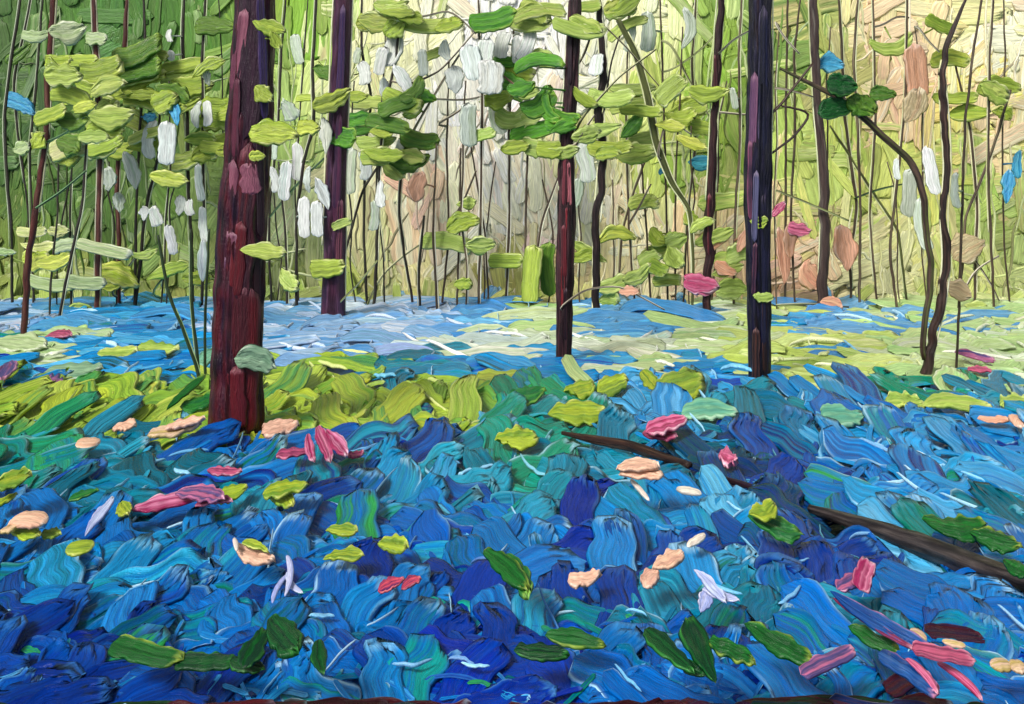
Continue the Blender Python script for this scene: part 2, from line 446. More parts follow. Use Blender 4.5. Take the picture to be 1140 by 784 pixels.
CTRL = {
 360: "20 lav,80 far,160 far,230 lav,320 lav,420 lav,480 lav,540 far,600 pale,680 far,740 far,805 pale,890 sky,940 far,985 pale,1010 far,1050 pale,1075 pale,1110 far,1130 pale",
 348: "20 lav,100 sky,200 sky,320 lav,420 lav,480 lav,540 far,600 pale,680 far,740 far,805 pale,870 plime,930 far,985 pale,1050 pale,1110 pale",
 385: "40 pale,100 sky,180 sky,250 sky,320 lav,420 lav,500 cream,560 cream,640 cream,720 cream,790 pale,880 plime,950 plime,1010 pale,1080 pale,1125 pale",
 410: "30 sky,120 sky,200 sky,300 lime,380 lime,450 teal,520 sky,600 sky,660 sky,720 pale,790 sky,880 plime,960 plime,1040 pale,1120 pale",
 440: "30 lime,110 lime,190 lime,250 lime,320 lime,400 lime,480 lime,530 lime,580 tgreen,640 tgreen,720 sky,800 sky,880 sky,950 sky,1030 tgreen,1110 teal",
 455: "20 lime,65 lime,110 lime,150 lime,190 lime,220 lime,300 lime,345 lime,380 lime",
 470: "20 lime,100 lime,190 lime,250 lime,310 lime,400 lime,500 lime,570 tgreen,640 tgreen,720 sky,800 teal,880 teal,960 mid,1040 mid,1120 sky",
 500: "30 tgreen,130 teal,220 mid,300 mid,380 deep,460 deep,540 teal,600 tgreen,680 teal,780 dteal,870 deep,950 sky,1040 sky,1120 sky",
 540: "30 tgreen,110 teal,200 teal,290 mid,350 deep,430 sky,510 teal,590 tgreen,660 teal,740 teal,820 dteal,890 deep,960 mid,1040 sky,1110 sky",
 580: "30 mid,110 teal,200 mid,290 teal,370 mid,450 sky,530 mid,600 teal,660 ultra,740 sky,820 sky,880 dteal,960 mid,1040 sky,1110 teal",
 620: "20 mid,100 mid,190 mid,280 mid,370 mid,450 mid,530 mid,600 mid,650 ultra,720 deep,800 sky,880 deep,960 deep,1040 tgreen,1110 mid",
 660: "30 mid,110 sky,190 mid,290 mid,370 deep,450 mid,510 deep,590 mid,680 mid,780 sky,860 deep,940 deep,1020 mid,1110 mid",
 700: "30 deep,110 mid,190 mid,270 mid,360 mid,440 mid,510 ultra,590 mid,660 deep,760 teal,840 teal,920 mid,1000 teal,1110 mid",
 740: "30 deep,80 deep,180 deep,280 mid,370 mid,450 deep,500 ultra,580 deep,620 ultra,690 mid,790 deep,860 dteal,940 mid,1030 deep,1110 mid",
 772: "30 deep,200 deep,350 mid,450 mid,520 ultra,600 ultra,700 mid,800 mid,900 mid,1000 deep,1100 mid",
}
CP = [(float(p.split()[0]), float(y), p.split()[1]) for y, row in CTRL.items() for p in row.split(',')]
CPA = np.array([(a, b) for a, b, _ in CP])
def carpet_kind(px, py):
    px = min(1136, max(4, px))
    sy = 2.2 if py < 430 else 1.4
    d2 = (CPA[:, 0] - px) ** 2 + ((CPA[:, 1] - py) * sy) ** 2 + 120
    wt = 1 / d2 ** 2.7
    wt /= wt.sum()
    return CP[RS.choice(len(CP), p=wt)][2]

LOGS = [((628, 484), (766, 516), 8), ((905, 570), (1260, 694), 11)]
def lean(py):
    return 80.0 + 1.0 * min(1.0, max(0.0, (560 - py) / 200.0))

def near_log(px, py, h):
    if py > 690: return False
    for (a, b, r) in LOGS:
        if a[0] - 6 < px < b[0] + 6:
            yl = a[1] + (b[1] - a[1]) * (px - a[0]) / (b[0] - a[0])
            if -r * 0.6 < py - yl < r + h * 0.28:
                return True
    return False

def make_carpet():
    global RELIEF
    RELIEF = 0.42
    groups = {'bluebells': [], 'grass': [], 'pale_flowers': []}
    def put(px, py, L, W, ang, kind, raise_=0.0, crest=True, **kw):
        if py > 792: kind = 'soil'; ang = random.gauss(0, 5); W = random.uniform(14, 20); py = 790 + random.uniform(-3, 6) + max(0, py - 806)
        h = abs(math.sin(math.radians(ang))) * L + abs(math.cos(math.radians(ang))) * W
        if near_log(px, py, h):
            return
        Y = ground_y(py + h * 0.08 + raise_ + (14 if kind == 'soil' else 0))
        pal = PAL[kind]
        avg = np.mean(pal, axis=0); c = jit(mixc(random.choice(pal), avg, 0.45), 5); c2 = jit(random.choice(pal), 10)
        if kind in ('sky', 'mid', 'deep') and random.random() < 0.38:
            c2 = jit(random.choice(PAL[random.choice(['teal', 'tgreen', 'ultra', 'teal'])]), 8)
        light = {'lime': (205, 215, 110), 'plime': (222, 228, 170), 'green': (150, 200, 90), 'pale': (228, 232, 205), 'cream': (240, 240, 236),
                 'lav': (190, 206, 230), 'dgreen': (60, 140, 60)}.get(kind, (172, 220, 244))
        if kind in ('ultra', 'deep', 'dteal'): light = (80, 150, 215)
        edge = mixc(c, light, random.choice([0.0, 0.15, 0.35, 0.7, 1.0]))
        g = 'grass' if kind in ('lime', 'green', 'plime', 'dgreen') else 'pale_flowers' if kind in ('pale', 'cream', 'lav') else 'bluebells'
        kw.setdefault('thick', 0.38 * math.sqrt(W) * random.uniform(0.7, 1.4))
        groups[g].append(D(px, py, L, W, ang, c, 'brush', c2, edge, Y=Y, tilt=lean(py) + random.uniform(-1.0, 1.0), bend=random.gauss(0, 0.09),
                           twist=random.gauss(0, 1.3), ridge=random.uniform(0.3, 1.9), wave=0.15, **kw))
        if crest and random.random() < (0.3 if kind in ('cream', 'lav') else 0.22 if py > 430 else 0.15) and kind != 'soil':
            ar = math.radians(ang); ca, sa = math.cos(ar), math.sin(ar)
            if random.random() < 0.55: ox, oy, cl_, an2 = ca * L * 0.44, -sa * L * 0.44, W * random.uniform(0.5, 1.0), ang + 90 + random.gauss(0, 14)
            else: ox, oy, cl_, an2 = -sa * W * 0.42, -ca * W * 0.42, L * random.uniform(0.35, 0.8), ang + random.gauss(0, 8)
            if kind in ('ultra', 'deep') and random.random() < 0.5: return
            cc = mixc(c, {'ultra': (90, 150, 215), 'deep': (110, 175, 225), 'dteal': (90, 170, 190)}.get(kind, mixc(light, (255, 255, 255), 0.15)), random.uniform(0.5, 1.0))
            groups[g].append(D(px + ox, py + oy, max(8, cl_), random.uniform(1.1, 2.1), an2, cc, 'blob', mixc(cc, (255, 255, 255), 0.25), thick=random.uniform(1.6, 2.8),
                               Y=ground_y(py + oy + h * 0.08 + 2 + 5 * min(1, max(0, py - 345) / 330)), tilt=lean(py + oy), bend=random.gauss(0, 0.10), wave=0.5))
    # a broad, calm underlayer
    py = 452.0
    while py < 850:
        f = min(1.0, (py - 345) / 330.0)
        x = -360 + random.uniform(0, 50)
        while x < 1500:
            X_ = x + random.uniform(-14, 14); Y_ = py + random.uniform(-7, 7)
            k = carpet_kind(X_, Y_)
            put(X_, Y_, random.uniform(52, 84) + 66 * f, random.uniform(20, 32) + 34 * f, random.choice([random.gauss(10, 25), random.gauss(65, 30), random.gauss(-25, 20)]), k, raise_=-1 - 2 * f,
                crest=random.random() < 0.4, thick=2.6)
            x += (44 + 14 * f) * random.uniform(0.8, 1.2)
        py += 17 + 6 * f
    # rows from far to near; sizes follow the distance
    py = 341.0
    while py < 860:
        f = min(1.0, (py - 345) / 330.0)
        stepy = 5.0 + 16.0 * f
        stepx = 24 + 36 * f
        x = -360 + random.uniform(0, stepx)
        while x < 1500:
            X_ = x + random.uniform(-8, 8); Y_ = py + random.uniform(-0.5, 0.5) * stepy
            inside = -60 < X_ < 1200
            if not inside and random.random() < 0.35:
                x += stepx; continue
            k = carpet_kind(X_, Y_)
            if Y_ < 425:
                L = random.uniform(44, 120); W = random.uniform(8, 17); ang = random.gauss(0, 6)
            elif Y_ < 560:
                L = random.uniform(30, 74); W = random.uniform(14, 30); ang = random.gauss(-8, 32)
                if X_ < 560 and Y_ < 505: ang = random.gauss(15, 40); L *= 0.85
            else:
                L = random.uniform(54, 128); W = random.uniform(24, 58)
                ang = random.choice([random.gauss(70, 22), random.gauss(30, 22), random.gauss(-28, 20), random.gauss(0, 14), random.gauss(-15, 25)])
            put(X_, Y_, L, W, ang, k)
            x += stepx * random.uniform(0.75, 1.25)
        py += stepy
    # small torn flecks that break up the broad strokes
    for i in range(700):
        X_ = random.uniform(-60, 1200); Y_ = 432 + 345 * random.random() ** 0.9
        if near_log(X_, Y_, 12): continue
        k = carpet_kind(X_, Y_)
        f = min(1.0, (Y_ - 345) / 330.0)
        c = jit(random.choice(PAL[k]), 6)
        tgt = {'lime': (196, 208, 90), 'plime': (214, 222, 150), 'green': (130, 180, 70)}.get(k, (70, 170, 226))
        r_ = random.random()
        if r_ < 0.45: c = mixc(c, tgt, random.uniform(0.2, 0.8))
        elif r_ < 0.6 and k not in ('lime', 'green', 'plime'): c = jit(random.choice(PAL['sky']), 6)
        elif r_ < 0.72 and k not in ('lime', 'green', 'plime'): c = jit(random.choice(PAL['tgreen']), 6)
        g = 'grass' if k in ('lime', 'green', 'plime', 'dgreen') else 'pale_flowers' if k in ('pale', 'cream', 'lav') else 'bluebells'
        groups[g].append(D(X_, Y_, random.uniform(22, 50) + 30 * f * random.random(), random.uniform(2.5, 6) + 4 * f * random.random(), random.choice([random.gauss(60, 25), random.gauss(0, 20), random.gauss(-30, 20)]), c, 'brush', mixc(c, random.choice(PAL[k]), 0.7),
                           mixc(c, (190, 228, 246) if g != 'grass' else (220, 226, 150), random.choice([0.1, 0.4, 0.9])), thick=random.uniform(0.6, 1.1), Y=ground_y(Y_ + 2 + random.uniform(4, 10) * f), tilt=lean(Y_) + random.uniform(-2, 2),
                           bend=random.gauss(0, 0.16), ridge=random.uniform(0.6, 1.8)))
    # tufts where the carpet runs in under the far wood
    for i in range(330):
        X_ = random.uniform(-420, 1560)
        hgt = random.uniform(10, 30) * (1 if random.random() < 0.7 else 1.5)
        cx = min(1136, max(4, X_))
        c = lift_(jit(bg_col(cx, 330, False), 8))
        r_ = random.random()
        g = 'grass'
        if r_ < 0.22: c = jit(random.choice(PAL['far']), 6); g = 'bluebells'; hgt *= 0.6
        elif r_ < 0.5: c = mixc(c, random.choice(PAL['plime']), 0.6)
        groups[g].append(D(X_, 347 - hgt * 0.4, hgt * random.uniform(0.8, 1.8), random.uniform(9, 20), random.gauss(20, 30) if random.random() < 0.6 else random.gauss(90, 20), c, 'brush',
                           mixc(c, (150, 180, 80), 0.3), mixc(c, (236, 236, 214), 0.5), Y=random.uniform(21.9, 22.8), tilt=20, bend=random.gauss(0, .1), thick=1.6))
    # thin crests where the paint was pushed up: pale crumpled edges of the petals
    for i in range(40):
        X_ = random.uniform(-40, 1180); Y_ = 360 + 400 * random.random() ** 1.15
        k = carpet_kind(X_, Y_)
        if k in ('ultra', 'dgreen', 'deep') and random.random() < 0.6: continue
        f = min(1.0, (Y_ - 345) / 330.0)
        c = random.choice(PAL[k])
        light = {'lime': (210, 218, 120), 'plime': (226, 230, 176), 'green': (170, 205, 100), 'pale': (232, 236, 214), 'cream': (242, 242, 238), 'lav': (214, 220, 238)}.get(k, (140, 202, 236))
        c = mixc(c, light, random.uniform(0.55, 1.0))
        if near_log(X_, Y_, 20): continue
        g = 'grass' if k in ('lime', 'green', 'plime', 'dgreen') else 'pale_flowers' if k in ('pale', 'cream', 'lav') else 'bluebells'
        groups[g].append(D(X_, Y_, random.uniform(14, 46), random.uniform(1.6, 3.2), random.gauss(-15, 45) if Y_ > 430 else random.gauss(0, 12), c, 'blob',
                           mixc(c, (255, 255, 255), 0.2), thick=random.uniform(1.6, 2.6), Y=ground_y(Y_ + 6 + 20 * f), tilt=lean(Y_), bend=random.gauss(0, 0.15), wave=0.5))
    for (px, py, L, W, ang) in ((1062, 706, 60, 20, -8), (1004, 762, 46, 20, 20)):
        groups['bluebells'].append(D(px, py, L, W, ang, (66, 18, 28), 'brush', (40, 22, 46), (84, 40, 60), thick=2.4, Y=ground_y(py + 16), tilt=lean(py), bend=0.05))
    lab = {'bluebells': ('carpet of thick blue bluebells covering the woodland floor', 'bluebells'),
           'grass': ('patches of lime green grass among the bluebells', 'grass'),
           'pale_flowers': ('drifts of cream and lavender flowers at the wood edge', 'flowers')}
    for k, l_ in groups.items():
        o = daub_object(k, l_, M_FLOWER, ns_=21)
        tag(o, lab[k][0], lab[k][1], kind='stuff')
    RELIEF = 0.75
make_carpet()

# ------------------------------------------------------------------ trees and saplings
TREES = []          # dict(root, paths=[(pts2d)], Y, base, nleaf, ...)
def path3(pts, Y, lean=0.0):
    return [at(x, y, Y) for x, y in pts]

def new_tree(kindname, pts, widths, cols, label, cat, baseY=None, group=None, ring=24, rough=0.08, pale=None, partname='trunk', kink=0.0, step=None, edge=None):
    bx, by = pts[-1]
    Y = baseY if baseY else ground_y(by)
    base = at(bx, HZ + EYE * F / Y, Y); base[2] = -0.2
    root = empty(kindname, base, label, cat, group)
    P = path3(pts, Y)
    P[-1][2] = -0.30
    # carry the trunk on above the frame
    top = np.array(P[0]); d = np.array(P[0]) - np.array(P[1]); d /= np.linalg.norm(d); d = d * 0.6 + np.array([0, 0, 0.4])
    ext = []
    if pts[0][1] <= 12:
        ext = [top + d * 2.2, top + d * 1.1]
    P = ext + P
    wd = [widths[0] * 0.8, widths[0] * 0.9][:len(ext)] + list(widths)
    R = [x * 0.5 * Y / F for x in wd]
    m = limb(P, R, cols, ring=ring, step=step or 5 * Y / F, rough=rough, origin=base, kink=kink)
    ms = [m]
    # raised pale ridges along the bark edges
    ec = pale if pale is not None else edge
    if ec is not None:
        for sgn in (-1, 1):
            if random.random() < (0.75 if max(widths) < 2.4 else 0.5 if max(widths) < 5 else 0.15): continue
            n_ = len(P); a_ = 0.0
            k0 = random.uniform(0, 0.35); k1 = random.uniform(0.7, 1.0)
            PP = np.array(P); cum = np.linspace(0, 1, 40)
            Q_ = np.stack([np.interp(cum, np.linspace(0, 1, n_), PP[:, kk]) for kk in range(3)], 1)
            rr = np.interp(cum, np.linspace(0, 1, n_), R)
            Q_[:, 0] += sgn * (rr * 1.0 + 0.55 * Y / F) + 0.35 * Y / F * smooth_rows(RS.normal(0, 1, (1, 40)), 1)[0]
            Q_[:, 1] -= rr * 0.15
            sel = (cum >= k0) & (cum <= k1)
            e_ = mixc(ec, lift_(bg_col(min(1136, max(4, pts[len(pts) // 2][0])), 170, False)), 0.5)
            ms.append(limb(Q_[sel], np.full(sel.sum(), (0.6 if max(widths) < 5 else 0.9) * Y / F), [e_, mixc(e_, (245, 244, 230), 0.6), mixc(e_, (120, 130, 80), 0.35)], ring=6, step=8 * Y / F, rough=0.2, origin=base))
    o = join(partname, ms, M_BARK, root)
    T = dict(root=root, pts=[np.array(pts, float)], Y=Y, base=base, leaves=0, white=0, kind=kindname, cols=cols)
    TREES.append(T)
    return T

def add_branch(T, pts, widths, cols, pale=None, dy=0.0, ring=8, name='branch'):
    # starts on the tree it belongs to
    p0 = np.array(pts[0], float)
    q, dist = nearest(T, p0)
    P = [at(q[0], q[1], T['Y'])] + [at(x, y, T['Y'] - dy) for x, y in pts] if dist > 3 else [at(x, y, T['Y'] - dy) for x, y in pts]
    wd = ([widths[0]] if dist > 3 else []) + list(widths)
    m = limb(P, [x * 0.5 * T['Y'] / F for x in wd], cols, ring=ring, step=7 * T['Y'] / F, rough=0.12, origin=T['base'], pale=pale, kink=0.4)
    o = join(name, [m], M_BARK, T['root'])
    T['pts'].append(np.array(pts, float))
    return o

def nearest(T, p):
    best = (None, 1e9)
    for path in T['pts']:
        for a, b in zip(path[:-1], path[1:]):
            ab = b - a
            t = np.clip(np.dot(p - a, ab) / max(np.dot(ab, ab), 1e-6), 0, 1)
            q = a + ab * t
            d = float(np.hypot(*(p - q)))
            if d < best[1]: best = (q, d)
    return best

MAROON = [(26, 10, 22), (48, 12, 24), (78, 14, 24), (50, 16, 36), (88, 36, 52), (32, 14, 40)]
PURPLE = [(38, 22, 52), (60, 26, 58), (78, 34, 60), (48, 22, 40), (96, 60, 88), (54, 20, 34)]
WINE = [(20, 10, 14), (44, 14, 24), (26, 12, 18), (84, 50, 56), (22, 12, 18)]
DARK = [(20, 12, 14), (36, 18, 20), (16, 10, 14), (74, 54, 52)]
NAVY = [(8, 10, 24), (16, 16, 42), (10, 10, 20), (30, 26, 58), (8, 8, 16), (40, 20, 26)]
BROWN = [(38, 26, 22), (60, 38, 32), (26, 20, 18), (96, 74, 64)]
OLIVE = [(64, 70, 36), (92, 98, 50), (48, 52, 30), (130, 140, 80)]
RUST = [(72, 30, 28), (94, 40, 34), (54, 26, 26), (120, 80, 66)]

t1 = new_tree('tree', [(284, 0), (279, 120), (270, 240), (264, 360), (262, 484)], [44, 48, 54, 56, 60], MAROON,
              'thick maroon tree trunk with mauve bark patches, nearest of all the trees', 'tree', rough=0.08, ring=48)
t2 = new_tree('tree', [(382, 0), (378, 90), (374, 190), (372, 280), (370, 348)], [21, 22, 23, 25, 28], PURPLE,
              'straight purple trunk right of the thick maroon tree', 'tree', baseY=18.5, rough=0.08, edge=(214, 214, 176))
t3 = new_tree('tree', [(640, 0), (638, 45), (635, 100), (630, 160), (631, 230), (629, 300), (627, 402)], [11, 14, 15, 14, 17, 18, 15], WINE,
              'wine brown trunk with bright green leaves standing before the cream strip', 'tree', rough=0.22, ring=32, edge=(214, 214, 176))
t4 = new_tree('tree', [(667, 0), (669, 40), (673, 85), (666, 112), (671, 160), (669, 200), (664, 250), (664, 330), (664, 352)], [6, 7, 8, 8, 8, 8, 7, 8, 8], DARK,
              'thin crooked dark trunk close beside the wine brown trunk', 'tree', rough=0.16, kink=0.5, edge=(214, 214, 176))
t5 = new_tree('tree', [(802, 0), (798, 60), (795, 130), (792, 200), (788, 260), (787, 352)], [7, 8, 8, 9, 9, 9], [(34, 16, 20), (52, 22, 26), (28, 14, 18), (80, 52, 48)],
              'slim dark brown trunk behind the pink tulip, left of the navy trunk', 'tree', rough=0.16, kink=0.4, edge=(214, 214, 176))
t6 = new_tree('tree', [(847, 0), (846, 100), (843, 210), (845, 320), (846, 422)], [24, 26, 29, 25, 24], NAVY,
              'straight navy black trunk with a mauve streak down its side', 'tree', rough=0.10, ring=40, edge=(214, 214, 176))
t7 = new_tree('tree', [(905, 0), (907, 60), (910, 120), (916, 180), (919, 250), (914, 346)], [9, 9, 9, 10, 10, 11], [(58, 44, 44), (78, 62, 58), (46, 34, 36), (120, 112, 104)],
              'slender grey brown trunk beside the peach blossoms, right of the navy trunk', 'tree', rough=0.18, kink=0.3, edge=(214, 214, 176))
t8 = new_tree('tree', [(1075, 0), (1058, 40), (1048, 80), (1052, 140), (1055, 190), (1050, 240), (1054, 290), (1048, 340), (1034, 390), (1026, 420)], [3, 5, 7, 8, 7.5, 7, 8, 9, 10, 12], BROWN,
              'forked brown tree with two crooked stems rising from one foot', 'tree', rough=0.18, kink=0.45, ring=18, edge=(214, 214, 176))
add_branch(t8, [(1030, 400), (1027, 370), (1034, 330), (1037, 295), (1030, 255), (1028, 215), (1014, 180), (990, 158), (966, 136), (940, 112), (905, 95), (868, 76)],
           [8, 7, 7, 7, 7, 8, 8, 8, 8, 7, 5, 3], BROWN + OLIVE[:2], ring=14, name='second_stem')
add_branch(t6, [(846, 180), (882, 155), (905, 125), (870, 118)], [3, 3, 3, 2], BROWN)
add_branch(t6, [(846, 140), (868, 118), (905, 70)], [3, 3, 2], BROWN)
add_branch(t3, [(641, 80), (655, 50), (664, 20), (700, 55), (745, 110)], [3, 3, 2, 2, 1.5], BROWN, pale=(190, 190, 150))
add_branch(t3, [(632, 165), (648, 130), (690, 85), (730, 55)], [3, 3, 2, 2], OLIVE, pale=(190, 190, 150))
add_branch(t4, [(668, 150), (680, 70), (690, 40)], [3, 2, 2], DARK)
# the tall olive stem that arches to the right of the wine trunk
c1 = new_tree('sapling', [(688, 22), (708, 60), (722, 110), (730, 160), (748, 205), (768, 232), (772, 290), (770, 350)], [6, 7, 7, 7, 6, 4, 3, 3], OLIVE,
              'olive green sapling arching right beside the crooked dark trunk', 'sapling', group='thin saplings in the wood', partname='stem', ring=12, pale=(200, 205, 160))

STEMS = [  # width, colour, points from top to foot
 (9, 'r', [(60,0),(55,60),(52,140),(42,220),(30,300),(25,378)]),
 (7, 'r', [(104,0),(107,60),(110,110),(112,170),(110,250),(108,345)]),
 (6, 'r', [(141,0),(139,45),(137,100),(132,160),(130,220),(132,260),(131,346)]),
 (3.4, 'd', [(22,8),(12,70),(5,130),(8,200),(12,240),(14,345)]),
 (2.6, 'd', [(33,8),(15,90),(20,150),(30,220),(40,345)]),
 (2.6, 'd', [(47,10),(40,100),(33,170),(35,240),(38,346)]),
 (3.2, 'd', [(160,0),(162,60),(155,150),(152,220),(150,345)]),
 (4.5, 'd', [(205,0),(203,50),(208,110),(210,210),(212,250),(216,345)]),
 (3.4, 'd', [(229,0),(225,60),(226,180),(228,260),(224,345)]),
 (3.6, 'd', [(178,120),(176,175),(165,220),(160,250),(157,290),(148,346)]),
 (3.6, 'd', [(97,150),(92,230),(85,258),(70,330),(62,358)]),
 (2.6, 'd', [(65,160),(64,240),(56,320),(55,357)]),
 (2.6, 'd', [(80,180),(78,240),(80,345)]),
 (4.6, 'g', [(176,262),(188,330),(205,370),(220,410),(232,440)]),
 (3.6, 'g', [(212,255),(214,340),(220,400),(226,436)]),
 (3.6, 'g', [(233,255),(228,350),(229,430)]),
 (3.2, 'd', [(318,0),(313,60),(310,140),(300,230),(300,300),(304,346)]),
 (4.0, 'd', [(352,0),(348,80),(350,140),(338,180),(330,240),(330,345)]),
 (3.4, 'd', [(403,0),(403,60),(414,110),(407,160),(405,260),(410,346)]),
 (4.0, 'd', [(446,10),(440,70),(428,120),(422,190),(420,260),(415,346)]),
 (3.4, 'd', [(458,150),(446,200),(444,240),(452,290),(463,346)]),
 (3.0, 'd', [(472,240),(466,300),(468,346)]),
 (3.4, 'd', [(310,180),(318,265),(320,345)]),
 (3.0, 'd', [(424,180),(402,215),(388,270),(352,346)]),
 (2.8, 'b', [(533,8),(537,120),(535,250),(532,346)]),
 (2.8, 'b', [(572,30),(567,140),(567,250),(562,346)]),
 (2.6, 'b', [(500,60),(497,170),(500,260),(490,346)]),
 (2.6, 'b', [(486,160),(482,260),(488,346)]),
 (2.4, 'b', [(513,165),(512,250),(508,346)]),
 (2.4, 'b', [(524,160),(540,260),(545,346)]),
 (2.8, 'b', [(589,0),(590,100),(586,200),(584,346)]),
 (2.6, 'b', [(735,0),(738,80),(740,160),(742,240),(744,346)]),
 (2.6, 'b', [(700,10),(697,130),(700,250),(708,346)]),
 (2.4, 'b', [(713,165),(720,260),(726,346)]),
 (2.8, 'b', [(729,150),(705,215),(692,260),(686,346)]),
 (2.4, 'b', [(626,185),(602,250),(590,346)]),
 (2.4, 'b', [(775,0),(770,70),(775,150),(765,250),(760,346)]),
 (2.4, 'b', [(760,30),(757,110),(752,190),(752,346)]),
 (3.0, 'b', [(826,0),(822,60),(824,160),(818,250),(816,346)]),
 (2.8, 'b', [(877,0),(875,130),(874,346)]),
 (2.8, 'b', [(891,0),(884,60),(885,150),(880,240),(886,346)]),
 (3.6, 'b', [(934,4),(937,60),(940,130),(954,230),(946,290),(948,346)]),
 (3.2, 'b', [(955,0),(950,70),(955,150),(958,240),(956,346)]),
 (3.0, 'b', [(1010,0),(1008,120),(1000,190),(990,280),(1002,346)]),
 (3.2, 'b', [(1093,0),(1083,60),(1075,130),(1072,190),(1070,260),(1064,412)]),
 (3.2, 'b', [(1106,0),(1102,60),(1100,200),(1108,346)]),
 (3.4, 'b', [(1125,100),(1115,135),(1100,180),(1075,240),(1066,346)]),
 (2.8, 'b', [(1063,70),(1080,140),(1088,230),(1084,346)]),
 (2.8, 'b', [(972,0),(975,130),(968,240),(978,346)]),
 (3.0, 'o', [(924,140),(950,180),(972,215),(1000,256),(1012,346)]),
]
# the finest stems of the thicket, thin as pencil lines
for x0 in (84,122,186,196,246,306,341,395,432,520,551,604,650,680,768,808,866,926,985,1018,1118):
    y0 = random.choice([0, 30, 90, 140, 180, 200])
    n = 5; x = x0 + random.uniform(-3, 3); pts = []
    for k in range(n + 1):
        pts.append((x, y0 + (346 - y0) * k / n)); x += random.gauss(0, 4.0)
    STEMS.append((random.uniform(1.2, 2.0), 'd' if x0 < 450 else 'b', pts))

SC = {'r': (RUST, (150, 120, 100)), 'd': ([(30, 26, 24), (46, 36, 34), (30, 34, 24), (66, 60, 50)], (196, 206, 170)), 'g': ([(26, 44, 22), (40, 62, 30), (24, 34, 22)], (120, 170, 120)),
      'b': ([(56, 44, 36), (84, 68, 54), (48, 38, 32), (120, 106, 84)], (212, 206, 184)), 'o': (OLIVE, (206, 208, 160))}
for i, (wd, ck, pts) in enumerate(STEMS):
    cols, pale = SC[ck]
    by = pts[-1][1]
    new_tree('sapling', pts, [wd * 0.55 + 0.6] + [wd * 0.68 + 0.7] * (len(pts) - 1), cols, 'x', 'sapling', baseY=(None if by > 352 else random.uniform(20.3, 21.4)),
             group='thin saplings in the wood', ring=10, rough=0.16, pale=pale, partname='stem', kink=0.35)

def tree_near(px, py, only=None, avoid=()):
    best = None
    for T in TREES:
        if T['root'].name in avoid: continue
        q, d = nearest(T, np.array([px, py], float))
        if T in (t5, t7): d *= 1.5
        if T['Y'] < 12 and only is None and T is not t6: d += 30
        if best is None or d < best[1]: best = (T, d, q)
    return best

# crossing twigs scratched between the stems
TWIGS = [([(52,158),(75,148),(97,128)],'g'),([(40,232),(70,212),(96,190)],'g'),([(300,242),(330,205),(370,168)],'g'),([(470,128),(505,70),(520,50)],'b'),
 ([(455,95),(490,80),(528,36)],'b'),([(480,110),(520,112),(545,105)],'b'),([(482,140),(510,125),(522,115)],'b'),([(530,60),(560,85),(578,98)],'r'),([(470,20),(500,10),(530,38)],'b'),
 ([(405,345),(425,305),(455,280),(472,270)],'o'),([(640,165),(652,140),(662,128)],'b'),([(730,180),(742,130),(770,150)],'b'),([(745,45),(775,105),(790,130)],'o'),
 ([(745,80),(775,60),(795,40)],'o'),([(800,125),(830,128),(850,128)],'b'),([(864,212),(900,226),(945,246)],'o'),([(948,222),(980,210),(1006,205)],'g'),([(868,98),(890,103),(905,108)],'b'),
 ([(1085,290),(1100,310),(1112,335)],'b'),([(1070,330),(1085,300),(1112,285)],'b'),([(620,345),(650,322),(690,318),(740,345)],'b'),([(860,340),(900,338),(945,342)],'d'),
 ([(700,250),(715,225),(725,205)],'b'),([(560,120),(590,90),(602,70)],'b'),([(505,245),(520,215),(530,190)],'b'),([(370,345),(400,315),(420,290)],'o'),([(860,20),(875,45),(890,60)],'b'),
 ([(985,30),(998,15),(1012,20)],'b'),([(1020,25),(1034,48),(1046,58)],'b'),([(120,330),(140,300),(152,285)],'d'),([(165,330),(190,300),(210,292)],'g'),([(800,60),(822,40),(840,32)],'d')]
for pts, ck in TWIGS:
    T, d, q = tree_near(*pts[0])
    add_branch(T, pts, [2.6, 2.4, 2.0, 1.8][:len(pts)] if len(pts) <= 4 else [2.2] * len(pts), SC[ck][0], pale=SC[ck][1], dy=0.12)

# ------------------------------------------------------------------ leaves and blossoms on the stems
LC = {'lime': ((168,188,72),(132,158,54),(222,228,150)), 'lime2': ((184,202,104),(148,174,72),(230,234,176)), 'g2': ((98,132,48),(72,118,34),(160,190,84)),
      'yl': ((190,204,88),(150,176,56),(226,230,150)), 'pale': ((184,200,152),(150,176,112),(226,232,208)), 'plime': ((180,200,108),(150,178,80),(220,228,170)),
      'yel': ((206,214,100),(168,188,60),(236,238,170)), 'gb': ((88,150,40),(56,118,34),(164,200,84)), 'dg': ((26,92,36),(14,62,26),(80,150,60)), 'py': ((216,220,156),(180,194,112),(238,240,206)),
      'w': ((226,230,226),(205,214,204),(242,244,242)), 'pw': ((196,206,190),(172,190,160),(226,232,224)), 'blue': ((84,172,206),(44,136,186),(150,208,234)), 'teal': ((62,150,168),(40,120,150),(130,196,206)),
      'sage': ((140,176,140),(110,150,120),(196,212,190)), 'pk': ((214,116,150),(168,56,96),(246,206,218)), 'peach': ((226,174,144),(206,146,116),(240,206,184)), 'tan': ((196,176,138),(176,150,116),(222,208,180))}
